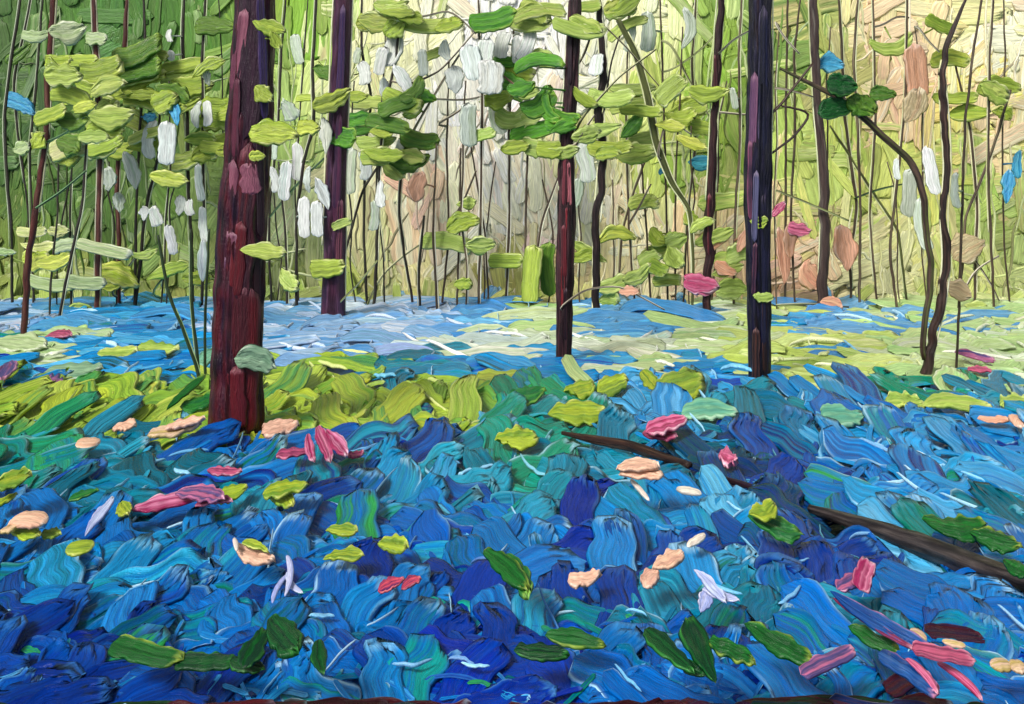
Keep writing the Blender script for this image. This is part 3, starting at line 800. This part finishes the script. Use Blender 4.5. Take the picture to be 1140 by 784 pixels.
LEAVES = """40 38 34 16 0 pale;74 32 40 24 10 pale;107 43 24 17 0 pale;90 67 40 17 5 lime;112 76 46 28 15 lime;70 84 42 28 0 lime2;152 54 58 28 25 g2;150 74 58 26 12 g2;150 87 52 18 10 lime
205 74 60 18 8 lime;214 92 46 24 -5 lime;240 30 46 26 0 g2;128 111 36 24 0 yl;155 110 38 28 -10 yl;182 112 28 26 30 lime;55 128 38 18 20 lime;90 106 46 14 15 lime;130 140 74 28 -5 lime2
243 127 52 38 0 lime;222 155 34 17 0 lime;254 172 28 22 -20 lime;75 167 40 26 15 py;104 153 34 16 0 plime;111 164 42 26 -5 plime;188 198 44 19 -12 yel;42 158 20 20 50 lime;24 165 20 17 20 pale
22 118 40 20 -25 blue;193 126 30 13 110 blue;167 131 15 13 0 blue;435 4 42 16 0 lime2;442 14 40 11 0 lime;464 22 72 18 -10 lime2;407 27 22 19 0 lime;363 77 28 16 0 g2
340 110 22 10 0 yl;369 110 46 22 25 lime;398 107 22 13 0 lime;410 114 46 17 0 lime2;443 118 46 22 12 g2;399 134 38 18 10 gb;472 108 26 15 -15 gb;424 147 26 14 0 lime;418 156 44 19 10 lime2
428 170 46 17 -10 lime;438 186 36 22 -45 lime2;467 153 44 24 -15 g2;548 20 54 23 8 gb;515 250 38 24 20 lime;519 226 22 13 10 lime2;552 110 38 21 8 lime
565 15 26 14 0 lime;600 18 62 18 10 lime2;645 28 62 18 -5 lime2;690 12 38 24 5 lime2;600 75 58 19 5 gb;580 97 32 18 15 gb;598 112 44 24 35 gb;613 120 34 18 -65 gb;629 128 34 17 -20 gb;626 144 32 16 15 gb
573 165 32 17 15 lime;598 160 36 22 -10 plime;622 166 44 15 0 plime;680 105 52 20 0 plime;672 117 38 16 0 plime;702 110 22 18 0 yl;713 123 48 15 -5 lime;702 141 34 17 45 gb;746 141 34 13 -5 yel
781 142 32 19 -10 lime;770 158 36 15 -20 yel;768 120 36 18 -25 yl;676 172 28 17 0 lime;716 227 34 18 5 lime2;772 243 22 17 -40 yl;806 222 60 22 8 plime;845 246 20 15 0 lime;780 181 28 18 0 teal;740 192 14 8 0 teal
992 43 60 17 12 lime2;1046 27 38 17 -22 lime;1057 69 42 21 -3 lime;1106 102 36 25 -25 lime2;1115 128 22 16 -30 lime;937 94 34 26 -10 dg;930 122 44 24 10 dg;958 117 32 30 -30 g2;982 105 28 18 0 g2;924 73 30 22 0 blue
1122 208 38 16 85 blue;1134 183 32 12 85 blue;35 257 36 13 0 py;42 271 44 13 -3 py;65 257 24 14 0 py;115 277 66 16 -8 pale;60 289 40 17 12 yel;72 266 24 16 0 sage;60 312 60 15 -5 pale;6 280 26 9 0 pale
188 303 52 15 20 lime;220 311 34 17 0 lime;90 345 32 10 0 plime;364 298 38 24 5 lime;322 310 30 18 -40 plime;498 272 60 24 -5 plime;535 272 34 18 5 plime;563 290 40 18 0 lime
515 317 20 15 0 lime;592 306 66 22 85 lime;612 300 60 18 95 g2;651 285 34 16 15 lime;686 268 44 17 8 lime;735 262 26 19 -40 yl;733 279 42 18 15 lime2;708 303 36 18 30 lime2;732 298 24 18 -30 lime
752 286 28 22 -60 lime2;742 313 36 14 0 lime2;796 263 48 17 25 lime2;825 284 34 22 10 plime;815 324 38 24 0 plime;585 346 38 20 -25 plime;613 356 28 20 -60 plime;676 336 24 20 0 plime
890 100 18 10 20 g2;160 280 30 12 10 plime;140 60 20 14 0 lime;20 60 34 14 40 g2;380 250 24 10 20 plime;536 150 30 14 10 plime;486 60 26 12 20 plime;1086 340 26 12 0 plime;850 330 24 12 0 plime"""
WHITES = """190 40 14 8 w;191 62 12 10 w;222 128 30 11 w;230 127 28 11 w;231 86 20 10 pw;186 160 48 20 w;170 156 42 15 w;145 190 44 16 pw;120 200 26 17 pw;132 226 22 14 pw;223 203 42 12 w;200 229 22 13 w;212 231 18 11 w;173 241 22 16 w;160 238 16 12 w;227 250 40 11 w;226 290 48 11 w;190 267 34 12 w
431 50 48 21 w;424 68 32 14 w;404 82 26 15 w;398 62 18 10 pw;447 88 34 16 w;428 98 24 11 w;331 180 42 15 w;318 202 44 15 w;322 122 26 20 pw;359 216 38 13 w;390 190 52 17 pw;405 184 34 16 w;447 168 26 11 w;339 242 46 14 w;353 244 40 14 w;362 152 40 14 pw;303 200 30 11 w;425 216 30 11 w;523 140 48 20 pw;498 56 24 13 w;525 70 40 22 w;545 86 38 30 w;560 50 30 18 w;575 56 30 12 w
331 55 34 12 pw;720 36 44 18 pw;760 32 46 14 pw;664 72 24 20 w;651 182 44 20 pw;817 110 24 9 pw;580 40 54 18 w;1037 190 54 16 w;1013 216 52 20 pw;1066 212 40 11 pw;999 188 24 9 w;1030 250 60 14 pw;505 90 30 22 w;540 60 30 20 w;555 130 40 16 pw;700 40 36 12 pw;640 215 34 14 pw;470 70 30 12 pw;306 165 26 9 pw;345 200 30 10 w;415 240 34 12 pw"""
def put_leaf(px, py, L, W, ang, ck, name, owner=None, kindd='leaf', stalk=True):
    if owner is None:
        T, d, q = tree_near(px, py)
    else:
        T = owner; q, d = nearest(T, np.array([px, py], float))
    base, edge, dark = LC[ck][0], LC[ck][2], LC[ck][1]
    Y = T['Y'] - random.uniform(0.10, 0.34) * T['Y'] / 20 - (26 * T['Y'] / F if T is t1 else 0)
    Y = max(Y, 3)
    dd = D(px, py, L, W, ang + random.gauss(0, 2), jit(base, 6), kindd, jit(dark, 6), edge, Y=Y, tilt=random.uniform(-8, 16), bend=random.gauss(0, 0.16), twist=random.gauss(0, 8),
           ridge=random.uniform(0.8, 1.4), thick=(0.26 if ck in ('w', 'pw', 'peach', 'tan') else 0.45) * math.sqrt(W))
    ex = []
    if d > 4:
        a = at(q[0], q[1], T['Y']); b = at(px, py, Y + 0.02)
        mid = (a + b) / 2 + np.array([0, -0.02, random.uniform(-0.05, 0.12)])
        ex = [limb([a, mid, b], [1.3 * Y / F, 1.0 * Y / F, 0.7 * Y / F], [mixc(dark, (60, 60, 40), 0.4), dark], ring=6, step=0.1, rough=0.1, origin=T['base'])]
    daub_object(name, [dd], M_LEAF, T['root'], origin=T['base'], nt_=22, ns_=15, extra=ex)
    if name == 'leaf': T['leaves'] += 1
    else: T['white'] += 1

for rec in LEAVES.replace('\n', ';').split(';'):
    p = rec.split()
    L, W = float(p[2]), float(p[3])
    kd = 'leaf' if L < 56 else 'brush'
    own = None
    if p[5] in ('gb',) and 560 < float(p[0]) < 640: own = t3
    if p[5] == 'dg' or rec.startswith(('958', '982')): own = t8
    put_leaf(float(p[0]), float(p[1]), L, W, float(p[4]), p[5], 'leaf', owner=own, kindd=kd if random.random() < 0.75 else 'brush')
for (x0, x1, y0, y1, n_, ks) in ((62, 262, 48, 178, 34, ('lime', 'lime', 'lime2', 'yl', 'g2')), (380, 475, 96, 185, 10, ('lime', 'lime2', 'gb', 'g2')), (420, 500, 0, 34, 5, ('lime', 'lime2')),
        (566, 640, 66, 172, 10, ('gb', 'lime', 'plime')), (645, 790, 96, 176, 12, ('lime', 'yl', 'plime', 'lime2')), (10, 130, 246, 320, 6, ('pale', 'yel', 'plime')), (585, 700, 0, 36, 6, ('lime', 'lime2')), (640, 830, 250, 330, 7, ('plime', 'lime2')), (1040, 1120, 30, 130, 3, ('lime', 'lime2'))):
    for k in range(n_):
        put_leaf(random.uniform(x0, x1), random.uniform(y0, y1), random.uniform(24, 54), random.uniform(13, 26), random.gauss(4, 20), random.choice(ks), 'leaf', kindd=random.choice(['leaf', 'brush']))
for p in ((299,30,36,18,-12,'lime'),(306,44,22,14,-60,'lime'),(293,103,24,20,-40,'lime'),(304,150,54,27,0,'yl'),(343,143,26,21,0,'yl'),(286,174,18,13,0,'yl'),(292,280,52,19,-5,'lime2'),(283,404,44,32,-15,'sage')):
    put_leaf(*p, 'leaf', owner=t1)
for rec in WHITES.replace('\n', ';').split(';'):
    p = rec.split()
    put_leaf(float(p[0]), float(p[1]), float(p[2]), float(p[3]), random.gauss(92, 9), p[4], 'blossom', kindd=random.choice(['brush', 'brush', 'leaf']))
for p in ((940,276,52,26,95,'peach'),(906,306,36,28,-50,'peach'),(925,340,24,20,-20,'peach'),(870,285,64,16,92,'peach'),(800,268,30,14,40,'peach'),(808,298,28,14,-30,'peach'),(828,268,30,12,60,'peach'),
          (1078,278,38,32,30,'tan'),(1065,323,30,22,-30,'tan'),(700,325,22,11,0,'peach'),(1020,80,60,26,100,'peach'),(1016,118,40,30,70,'tan'),(466,208,34,22,80,'peach'),(880,268,40,14,90,'peach')):
    put_leaf(*p, 'blossom', kindd=random.choice(['brush', 'leaf', 'leaf']))

# thick paint-like bark patches on the near trunks
def bark_patch(T, rows, rad):
    for i_, (px, py, L, W, ang, c, c2) in enumerate(rows):
        dd = D(px, py, L, W, ang, c, 'brush', c2, mixc(c, (220, 180, 190), 0.35), Y=T['Y'] - rad * T['Y'] / F - 0.004, wrap=rad * 1.1, thick=1.3, tilt=0, ridge=0.9)
        # follow the round of the trunk: push back by how far it sits from the axis
        q, d = nearest(T, np.array([px, py], float))
        off = min(d / rad, 0.92)
        dd['Y'] = T['Y'] - rad * T['Y'] / F * math.sqrt(1 - off * off) - 0.006 - 0.0012 * i_ * T['Y'] / 8.5
        dd['twist'] = -math.degrees(math.asin(off)) * (-1 if px < q[0] else 1) * -1 * 0.8
        daub_object('bark_patch', [dd], M_BARK, T['root'], origin=T['base'], nt_=20, ns_=13)
MV, MV2, RD, BK, BL = (138, 80, 98), (96, 46, 66), (92, 14, 26), (30, 14, 26), (44, 28, 84)
bark_patch(t1, [(276, 60, 190, 40, 88, (48, 22, 40), (30, 12, 28)), (270, 250, 180, 34, 86, (78, 14, 26), (44, 14, 30)), (272, 400, 170, 36, 89, (64, 14, 26), (94, 14, 26)),
                (266, 56, 92, 22, 80, MV, MV2), (256, 222, 84, 24, 82, MV2, MV), (278, 200, 34, 26, 95, (126, 72, 90), MV), (264, 290, 84, 22, 84, RD, (70, 14, 24)), (246, 335, 110, 17, 86, (96, 62, 92), MV2),
                (254, 280, 44, 20, 80, (124, 78, 96), MV2), (292, 60, 150, 12, 92, BL, (30, 16, 44)), (290, 200, 130, 11, 91, BK, (40, 14, 24)), (287, 330, 130, 11, 91, BK, (48, 14, 26)), (283, 440, 80, 14, 91, BK, (60, 20, 30)),
                (243, 415, 90, 13, 92, BL, (64, 36, 80)), (262, 445, 70, 26, 90, (84, 16, 30), RD), (262, 130, 90, 14, 86, (84, 30, 50), (48, 18, 36))], 26)
bark_patch(t2, [(380, 60, 110, 10, 88, (48, 30, 76), PURPLE[1]), (376, 180, 110, 12, 88, (84, 36, 66), PURPLE[0]), (378, 265, 90, 10, 88, (120, 70, 84), (70, 28, 48)), (368, 300, 80, 9, 90, BK, PURPLE[0])], 11)
bark_patch(t6, [(838, 140, 120, 10, 88, (110, 70, 100), (70, 44, 80)), (835, 200, 90, 8, 90, (150, 80, 110), NAVY[1]), (850, 90, 170, 14, 90, (20, 24, 58), NAVY[0]), (852, 300, 180, 12, 90, (16, 18, 44), (30, 30, 60)), (841, 230, 80, 8, 88, (90, 90, 124), NAVY[1])], 12.5)
bark_patch(t6, [(842, 395, 60, 10, 90, (70, 40, 34), NAVY[2]), (851, 370, 90, 7, 90, (60, 34, 30), NAVY[0]), (840, 300, 60, 6, 88, (84, 40, 60), NAVY[1])], 12)
bark_patch(t5, [(790, 250, 70, 5, 90, (110, 40, 44), BK), (797, 90, 60, 4, 92, (90, 40, 44), BK)], 4.5)
bark_patch(t3, [(632, 255, 50, 6, 90, (140, 40, 50), WINE[1]), (627, 320, 50, 6, 90, (120, 34, 40), BK), (634, 60, 70, 6, 90, BK, WINE[1]), (629, 200, 60, 7, 88, (110, 44, 56), WINE[1]), (634, 205, 50, 6, 92, (190, 110, 120), (120, 60, 70)), (628, 280, 60, 7, 90, (96, 26, 36), BK), (630, 350, 60, 6, 90, BK, WINE[1])], 7.5)

# ---- tell the saplings apart by the trunks that flank them
MARKS = [(265, 'maroon trunk'), (371, 'purple trunk'), (628, 'wine trunk'), (664, 'crooked trunk'), (788, 'slim brown trunk'), (846, 'navy trunk'), (915, 'grey trunk'), (1036, 'forked tree')]
ORD = 'first second third fourth fifth sixth seventh eighth ninth tenth eleventh twelfth thirteenth fourteenth fifteenth sixteenth seventeenth eighteenth nineteenth twentieth twenty-first twenty-second twenty-third twenty-fourth twenty-fifth twenty-sixth twenty-seventh twenty-eighth twenty-ninth thirtieth thirty-first'.split()
saps = [T for T in TREES if T['kind'] == 'sapling' and T is not c1]
def foot(T):
    return T['pts'][0][-1][0] / 1.0
def segof(T):
    x = T['pts'][0][len(T['pts'][0]) // 2][0]
    return sum(x > m for m, _ in MARKS)
segs = {}
for T in saps: segs.setdefault(segof(T), []).append(T)
for k, L_ in segs.items():
    L_.sort(key=lambda T: T['pts'][0][len(T['pts'][0]) // 2][0])
    for i, T in enumerate(L_):
        look = 'white-flowered' if T['white'] and not T['leaves'] else 'leafy' if T['leaves'] else 'bare'
        hue = 'rusty brown' if T['cols'] is RUST else 'dark green' if T['cols'] is SC['g'][0] else 'dark' if T['cols'] is SC['d'][0] else 'brown'
        if k == 0: where = 'from the left before the maroon trunk'
        elif k == len(MARKS): where = 'to the right of the forked tree'
        else: where = 'right of the ' + MARKS[k - 1][1] + ' before the ' + MARKS[k][1]
        T['root']['label'] = f'{look} {hue} sapling, {ORD[i]} {where}'

# ------------------------------------------------------------------ fallen wood
def fallen(name, pts, wd, cols, label, cat, lift, ex=None):
    P = []
    for (x, y) in pts:
        P.append(at(x, y, ground_y(y + lift)))
    base = np.array(P[len(P) // 2]); base[2] = 0
    root = empty(name, base, label, cat)
    sc = [p[1] / F for p in P]
    m = limb(P, [w_ * 0.5 * s for w_, s in zip(wd, sc)], cols, ring=20, step=0.03, rough=0.14, origin=base, kink=0.1)
    join('stem' if 'branch' in name else 'trunk', [m], M_BARK, root)
    return root, base
LOGC = [(26, 22, 26), (50, 42, 42), (18, 16, 22), (84, 76, 74), (34, 26, 28)]
r1_, b1_ = fallen('fallen_log', [(902, 566), (960, 584), (1030, 608), (1090, 632), (1170, 662), (1290, 706)], [9, 18, 23, 26, 28, 28], LOGC, 'long dark grey fallen log slanting down through the bluebells', 'log', 12)
r2_, b2_ = fallen('fallen_branch', [(626, 482), (660, 489), (700, 496), (735, 508), (768, 518)], [4, 9, 12, 10, 7], [(30, 16, 14), (56, 34, 26), (24, 12, 14), (84, 60, 44)], 'short dark brown fallen branch under the pink and peach petals', 'branch', 16)
r3_, b3_ = fallen('fallen_branch', [(796, 530), (826, 539), (862, 550)], [4, 8, 5], [(22, 14, 26), (44, 20, 26), (20, 20, 50)], 'dark wine fallen branch leading into the long grey log', 'branch', 14)

# ------------------------------------------------------------------ petals, flowers and leaves lying on the carpet
GC = dict(LC)
GC.update({'pad': ((176,196,96),(140,170,70),(222,228,160)), 'yg': ((158,176,48),(104,140,44),(214,216,120)), 'mg': ((44,120,44),(24,96,50),(140,190,80)), 'dgr': ((14,78,30),(8,50,28),(50,130,50)),
           'dgs': ((12,78,26),(26,100,34),(160,182,70)), 'mag': ((150,34,84),(214,130,164),(240,200,216)), 'mauve': ((74,66,116),(176,96,132),(226,160,186)), 'salm': ((226,184,156),(214,164,140),(246,220,200)),
           'rose': ((184,84,116),(112,40,76),(236,170,190)), 'ltan': ((214,180,150),(180,160,90),(238,212,184)), 'cream': ((232,222,206),(206,190,180),(246,240,232)), 'lavw': ((190,196,226),(150,160,214),(226,228,244)),
           'pbl': ((4,60,128),(40,92,156),(226,140,168)), 'coral': ((206,80,96),(90,40,90),(236,150,150)), 'gsage': ((120,176,140),(80,150,130),(180,210,180))})
def thing(name, cat, label, strokes, lift=26, group=None):
    """strokes: (px, py, L, W, angle, colour, shape[, bend]); the first carries the thing, the rest are its petals."""
    py0 = max(s_[1] + abs(math.sin(math.radians(s_[4]))) * s_[2] * .5 for s_ in strokes)
    lift = 8 + 0.14 * max(0, py0 - 400)
    Y = ground_y(py0 + lift)
    base = at(strokes[0][0], strokes[0][1], Y)
    bz = base.copy()
    if len(strokes) > 1:
        root = empty(name, base, label, cat, group)
    for i, s_ in enumerate(strokes):
        px, py, L, W, ang, ck, sh = s_[:7]
        bend = s_[7] if len(s_) > 7 else random.gauss(0, 0.08)
        c, c2, e_ = GC[ck]
        dd = D(px, py, L, W, ang, jit(c, 5), sh, jit(c2, 5), e_, Y=Y - 0.012 * i, tilt=lean(py) - 7 + random.uniform(-2, 2), bend=bend, thick=(0.85 if ck in ('salm', 'ltan', 'cream', 'pk') else 0.5) * math.sqrt(W), ridge=random.uniform(0.9, 1.5), twist=random.gauss(0, 5))
        if len(strokes) > 1:
            daub_object('petal' if cat in ('petal', 'flower') else 'leaf_blade', [dd], M_LEAF, root, origin=base, nt_=24, ns_=15)
        else:
            o = daub_object(name, [dd], M_LEAF, None, origin=base, nt_=24, ns_=15)
            o.location = tuple(base)
            tag(o, label, cat, group)

PG = 'petals lying on the bluebells'; LG = 'leaves lying among the bluebells'
def petal(label, *s_): thing('petal' if len(s_) == 1 else 'flower', 'petal' if len(s_) == 1 else 'flower', label, list(s_), group=PG)
def gleaf(label, *s_): thing('fallen_leaf' if len(s_) == 1 else 'leaf_cluster', 'leaf' if len(s_) == 1 else 'leaves', label, list(s_), group=LG)

# pink flowers up among the stems belong to saplings nearby
for p in ((866, 233, 22, 10, 45, 'pk'), (890, 255, 26, 16, -10, 'pk'), (884, 262, 16, 9, 30, 'pk')):
    put_leaf(*p, 'blossom', kindd='leaf')
for p in ((780, 316, 38, 22, -5, 'pk'), (776, 311, 30, 12, -12, 'pk'), (786, 322, 24, 9, 6, 'pk')):
    put_leaf(*p, 'blossom', owner=t5, kindd='leaf')

# left edge and middle distance
gleaf('pale sage leaf pad at the left edge behind the rusty sapling', (22, 384, 66, 18, -4, 'pale', 'leaf'))
petal('small rose petal lying on the far blue strip at left', (65, 374, 28, 10, 0, 'rose', 'leaf'))
petal('purple and pink petal cut by the left edge', (6, 413, 28, 16, -50, 'mauve', 'leaf'))
gleaf('grey sage leaf with a pink rim above the lime grass', (82, 412, 62, 20, 3, 'sage', 'leaf'))
petal('mauve petal just below the grey sage leaf', (58, 425, 28, 15, -8, 'mauve', 'leaf'))
gleaf('pale lime leaf, left of the pair on the far blue strip', (130, 392, 42, 14, 3, 'pad', 'leaf'))
gleaf('pale lime leaf, right of the pair on the far blue strip', (174, 389, 52, 18, -2, 'pad', 'leaf'))
gleaf('pale teal leaf touching the left side of the maroon trunk foot', (230, 396, 24, 20, 30, 'gsage', 'leaf'))
gleaf('dark green leaf pair at the left of the maroon trunk foot', (208, 436, 40, 13, 75, 'dgs', 'leaf'), (222, 447, 38, 18, 15, 'mg', 'leaf'))
petal('small salmon petal on the lime grass left of the trunk', (138, 476, 24, 11, 8, 'salm', 'leaf'))
petal('long tan pink petal on lime grass beside the maroon trunk', (194, 478, 54, 14, 12, 'ltan', 'leaf'), (206, 472, 40, 9, 16, 'salm', 'leaf'))
petal('round tan petal at the lower rim of the lime grass', (98, 493, 26, 14, 0, 'salm', 'blob'))
petal('thin cream petal sliver across the maroon trunk foot', (252, 448, 36, 5, -6, 'ltan', 'blob'))
petal('peach petal at the right of the maroon trunk foot', (312, 478, 42, 16, 8, 'salm', 'leaf'))
petal('striped magenta flower on the green grass right of the trunk', (360, 494, 46, 15, -60, 'mag', 'leaf'), (374, 492, 38, 14, -50, 'mag', 'leaf'), (346, 498, 34, 11, -70, 'mag', 'leaf'), (326, 505, 36, 12, 5, 'rose', 'leaf'))
petal('small rose petal at the foot of the striped magenta flower', (396, 506, 18, 9, 10, 'rose', 'leaf'))
gleaf('lime leaf at the left edge in the middle of the bluebells', (14, 536, 34, 24, 15, 'yg', 'leaf'), (4, 557, 20, 14, 40, 'yg', 'leaf'))
petal('peach tulip with lime sepals near the left edge', (32, 580, 42, 18, -5, 'salm', 'blob'), (28, 593, 40, 14, -10, 'yg', 'leaf'), (14, 586, 22, 12, 40, 'ltan', 'leaf'))
gleaf('small lime leaf touching the peach tulip', (57, 594, 24, 13, 0, 'yg', 'leaf'))
gleaf('round lime leaf right of the peach tulip', (89, 609, 30, 18, 5, 'yg', 'blob'))
gleaf('faint green leaf among the blue above the round lime leaf', (93, 551, 28, 11, 22, 'mg', 'leaf'))
gleaf('curled lime leaf left of the long pink petals', (138, 566, 22, 14, -35, 'yg', 'leaf'))
petal('long pink and mauve petals with lime ends', (184, 561, 68, 17, 10, 'mag', 'leaf', .08), (222, 552, 62, 17, -4, 'mauve', 'leaf', .1), (238, 560, 40, 10, 6, 'rose', 'leaf'))
gleaf('lime leaf at the right tip of the long pink petals', (258, 548, 30, 22, 20, 'yg', 'leaf'))
petal('slim rose petal above the long pink petals', (250, 524, 40, 10, -3, 'rose', 'leaf'))
gleaf('crumpled lime leaf cluster left of the centre bluebells', (318, 545, 48, 20, 12, 'yg', 'leaf'), (312, 556, 38, 16, -20, 'yg', 'leaf'))
petal('pale lavender petal standing upright in the blue at left', (111, 575, 42, 12, 82, 'lavw', 'leaf'))
petal('curled cream petal with a green back and a long tail', (284, 616, 50, 18, -22, 'salm', 'leaf', -.1), (262, 606, 18, 5, -50, 'cream', 'blob'), (284, 609, 34, 8, -20, 'yg', 'leaf'))
petal('stringy lavender blossom under the curled cream petal', (318, 640, 50, 7, -65, 'lavw', 'blob', .2), (328, 648, 36, 6, -40, 'lavw', 'blob', -.2), (312, 655, 34, 6, 70, 'lavw', 'blob', .2))
gleaf('slim green leaf, upper of three in the middle blue', (380, 591, 36, 15, -3, 'yg', 'leaf'))
gleaf('slim green leaf, lower of three in the middle blue', (382, 620, 44, 15, 3, 'yg', 'leaf'))
gleaf('plump green leaf, rightmost of three in the middle blue', (437, 607, 34, 20, -8, 'yg', 'leaf'))
petal('twisted coral petals on a dark blue hollow', (436, 652, 30, 14, 25, 'coral', 'leaf', .2), (458, 650, 24, 11, 30, 'coral', 'leaf', .2))
gleaf('large green leaf with a yellow rib in the centre blue', (562, 634, 70, 24, -38, 'dgs', 'leaf'), (574, 640, 54, 26, -62, 'mg', 'leaf'))
# pads of the middle ground
gleaf('broad lime leaf pad before the cream strip', (754, 430, 62, 36, 14, 'yg', 'leaf'))
gleaf('broad lime leaf pad above the fallen branch', (642, 460, 64, 26, 0, 'yg', 'leaf'))
gleaf('lime leaf pair above the broad pads', (645, 432, 36, 20, 10, 'yg', 'leaf'), (682, 430, 40, 22, 20, 'yg', 'leaf'))
gleaf('small lime leaf touching the top of the broad pad', (724, 424, 26, 18, -60, 'yg', 'leaf'))
gleaf('mid green leaf under the wine trunk foot', (586, 440, 42, 20, 15, 'mg', 'leaf'))
gleaf('green leaf at the right end of the lime grass', (574, 488, 46, 24, 3, 'yg', 'leaf'))
gleaf('pale sage leaf right of the pink petal', (790, 459, 62, 22, 0, 'gsage', 'leaf'))
gleaf('pale sage leaf with a lime rim in the blue right of the navy trunk', (938, 463, 46, 24, -3, 'gsage', 'leaf'))
gleaf('yellow green leaf at the left end of the right strip', (1007, 448, 40, 20, -5, 'pad', 'leaf'))
gleaf('long pale lime leaf strip before the forked tree', (1066, 452, 74, 20, -3, 'pad', 'leaf'))
gleaf('pale lime leaf at the right edge beside the long strip', (1130, 449, 36, 20, 5, 'pad', 'leaf'))
petal('mauve pink petal on the grass right of the forked tree', (1085, 397, 34, 12, -18, 'mauve', 'leaf'))
petal('small rose petal below the mauve pink one', (1090, 412, 26, 8, 0, 'rose', 'leaf'))
petal('pink streak petal under the long lime strip', (1106, 467, 34, 7, -4, 'peach', 'leaf'))
petal('peach petal cut by the right edge', (1134, 470, 16, 14, 20, 'salm', 'blob'))
petal('bright pink petal lying over the short fallen branch', (742, 474, 52, 15, 14, 'pk', 'leaf'), (734, 484, 38, 12, -4, 'rose', 'leaf'))
petal('peach petal pair with a drooping tail right of centre', (710, 521, 48, 12, 4, 'salm', 'leaf', .12), (714, 529, 50, 13, -2, 'salm', 'leaf', .12), (712, 545, 28, 6, -60, 'cream', 'blob'))
petal('cream petal right of the peach pair', (767, 547, 28, 8, -10, 'cream', 'blob'))
petal('small pink bud against the dark teal', (810, 511, 20, 16, -20, 'pk', 'leaf'))
gleaf('bright lime leaf left of the log in dark teal', (848, 566, 36, 20, 15, 'yg', 'leaf'), (862, 584, 50, 30, -25, 'mg', 'leaf'))
petal('thin cream petal above the pair of salmon petals', (775, 601, 28, 8, 28, 'cream', 'blob'))
petal('salmon petal pair right of the ultramarine hollow', (743, 625, 40, 17, 25, 'salm', 'leaf'), (724, 644, 26, 17, 35, 'salm', 'leaf'))
petal('single salmon petal left of the salmon pair', (650, 643, 36, 17, 14, 'salm', 'leaf'))
petal('crumpled white lavender blossom right of the centre', (790, 652, 44, 12, -60, 'lavw', 'leaf'), (802, 662, 40, 10, -20, 'lavw', 'leaf'), (784, 668, 30, 14, 60, 'lavw', 'leaf'))
# right foreground
gleaf('dark striped green leaf, left of two over the log', (1063, 581, 68, 28, -4, 'dgs', 'leaf'))
gleaf('dark striped green leaf, right of two over the log', (1107, 600, 48, 26, -18, 'dgs', 'leaf'))
gleaf('green leaf cut by the right edge below the log', (1132, 633, 26, 24, -40, 'dgs', 'leaf'))
petal('fan shaped pink petals below the log', (962, 640, 40, 22, 50, 'mag', 'brush'), (946, 648, 40, 16, 20, 'mauve', 'leaf'))
petal('long pink and blue petal streak slanting to the lower right', (980, 690, 110, 22, -38, 'pbl', 'leaf'), (972, 694, 90, 9, -40, 'rose', 'leaf'))
petal('big pink petals with curled pink rims at lower right', (1050, 728, 64, 20, -12, 'rose', 'brush'), (1010, 748, 60, 26, -50, 'pbl', 'brush'), (1068, 758, 50, 10, -60, 'pk', 'blob', .2), (1026, 752, 44, 9, -65, 'pk', 'blob', .2))
petal('round tan petal at the top of the big pink petals', (1022, 708, 18, 14, -30, 'ltan', 'blob'))
petal('cream petal sliver right of the round tan petal', (1062, 716, 24, 8, -12, 'ltan', 'blob'))
petal('tan petal beads at the lower right edge', (1114, 740, 24, 15, 0, 'ltan', 'blob'), (1133, 742, 18, 15, 0, 'ltan', 'blob'))
petal('mauve streaked petal left of the big pink petals', (922, 736, 76, 20, 22, 'mauve', 'brush'))
gleaf('green leaf under the long pink streak', (972, 710, 50, 22, -35, 'dgs', 'leaf'))
gleaf('dark green leaf slanting left of the mauve petal', (866, 716, 76, 30, -35, 'dgs', 'leaf'))
gleaf('large dark green leaf cluster standing at lower centre right', (782, 724, 70, 32, 95, 'dgr', 'leaf'), (744, 724, 64, 22, -50, 'dgr', 'leaf'), (814, 726, 50, 24, -30, 'dgs', 'leaf'), (768, 740, 40, 14, -40, 'dgr', 'leaf'))
gleaf('teal green leaf, upper of the flat pair at lower centre', (640, 712, 66, 22, -10, 'dgs', 'leaf'))
gleaf('teal green leaf, lower of the flat pair at lower centre', (602, 726, 60, 20, -8, 'dgr', 'leaf'))
gleaf('upright dark green leaf of the lower left group', (357, 731, 42, 18, -70, 'dgr', 'leaf'))
gleaf('dark green leaf cluster at lower left', (314, 706, 58, 34, -38, 'dgr', 'leaf'), (282, 722, 44, 26, 70, 'dgr', 'leaf'), (275, 741, 44, 18, -12, 'dgr', 'leaf'))
gleaf('long dark green leaf, right of the pair at lower left', (228, 737, 66, 20, -2, 'dgr', 'brush'))
gleaf('long teal green leaf, left of the pair at lower left', (164, 724, 92, 24, -10, 'dgs', 'brush'))
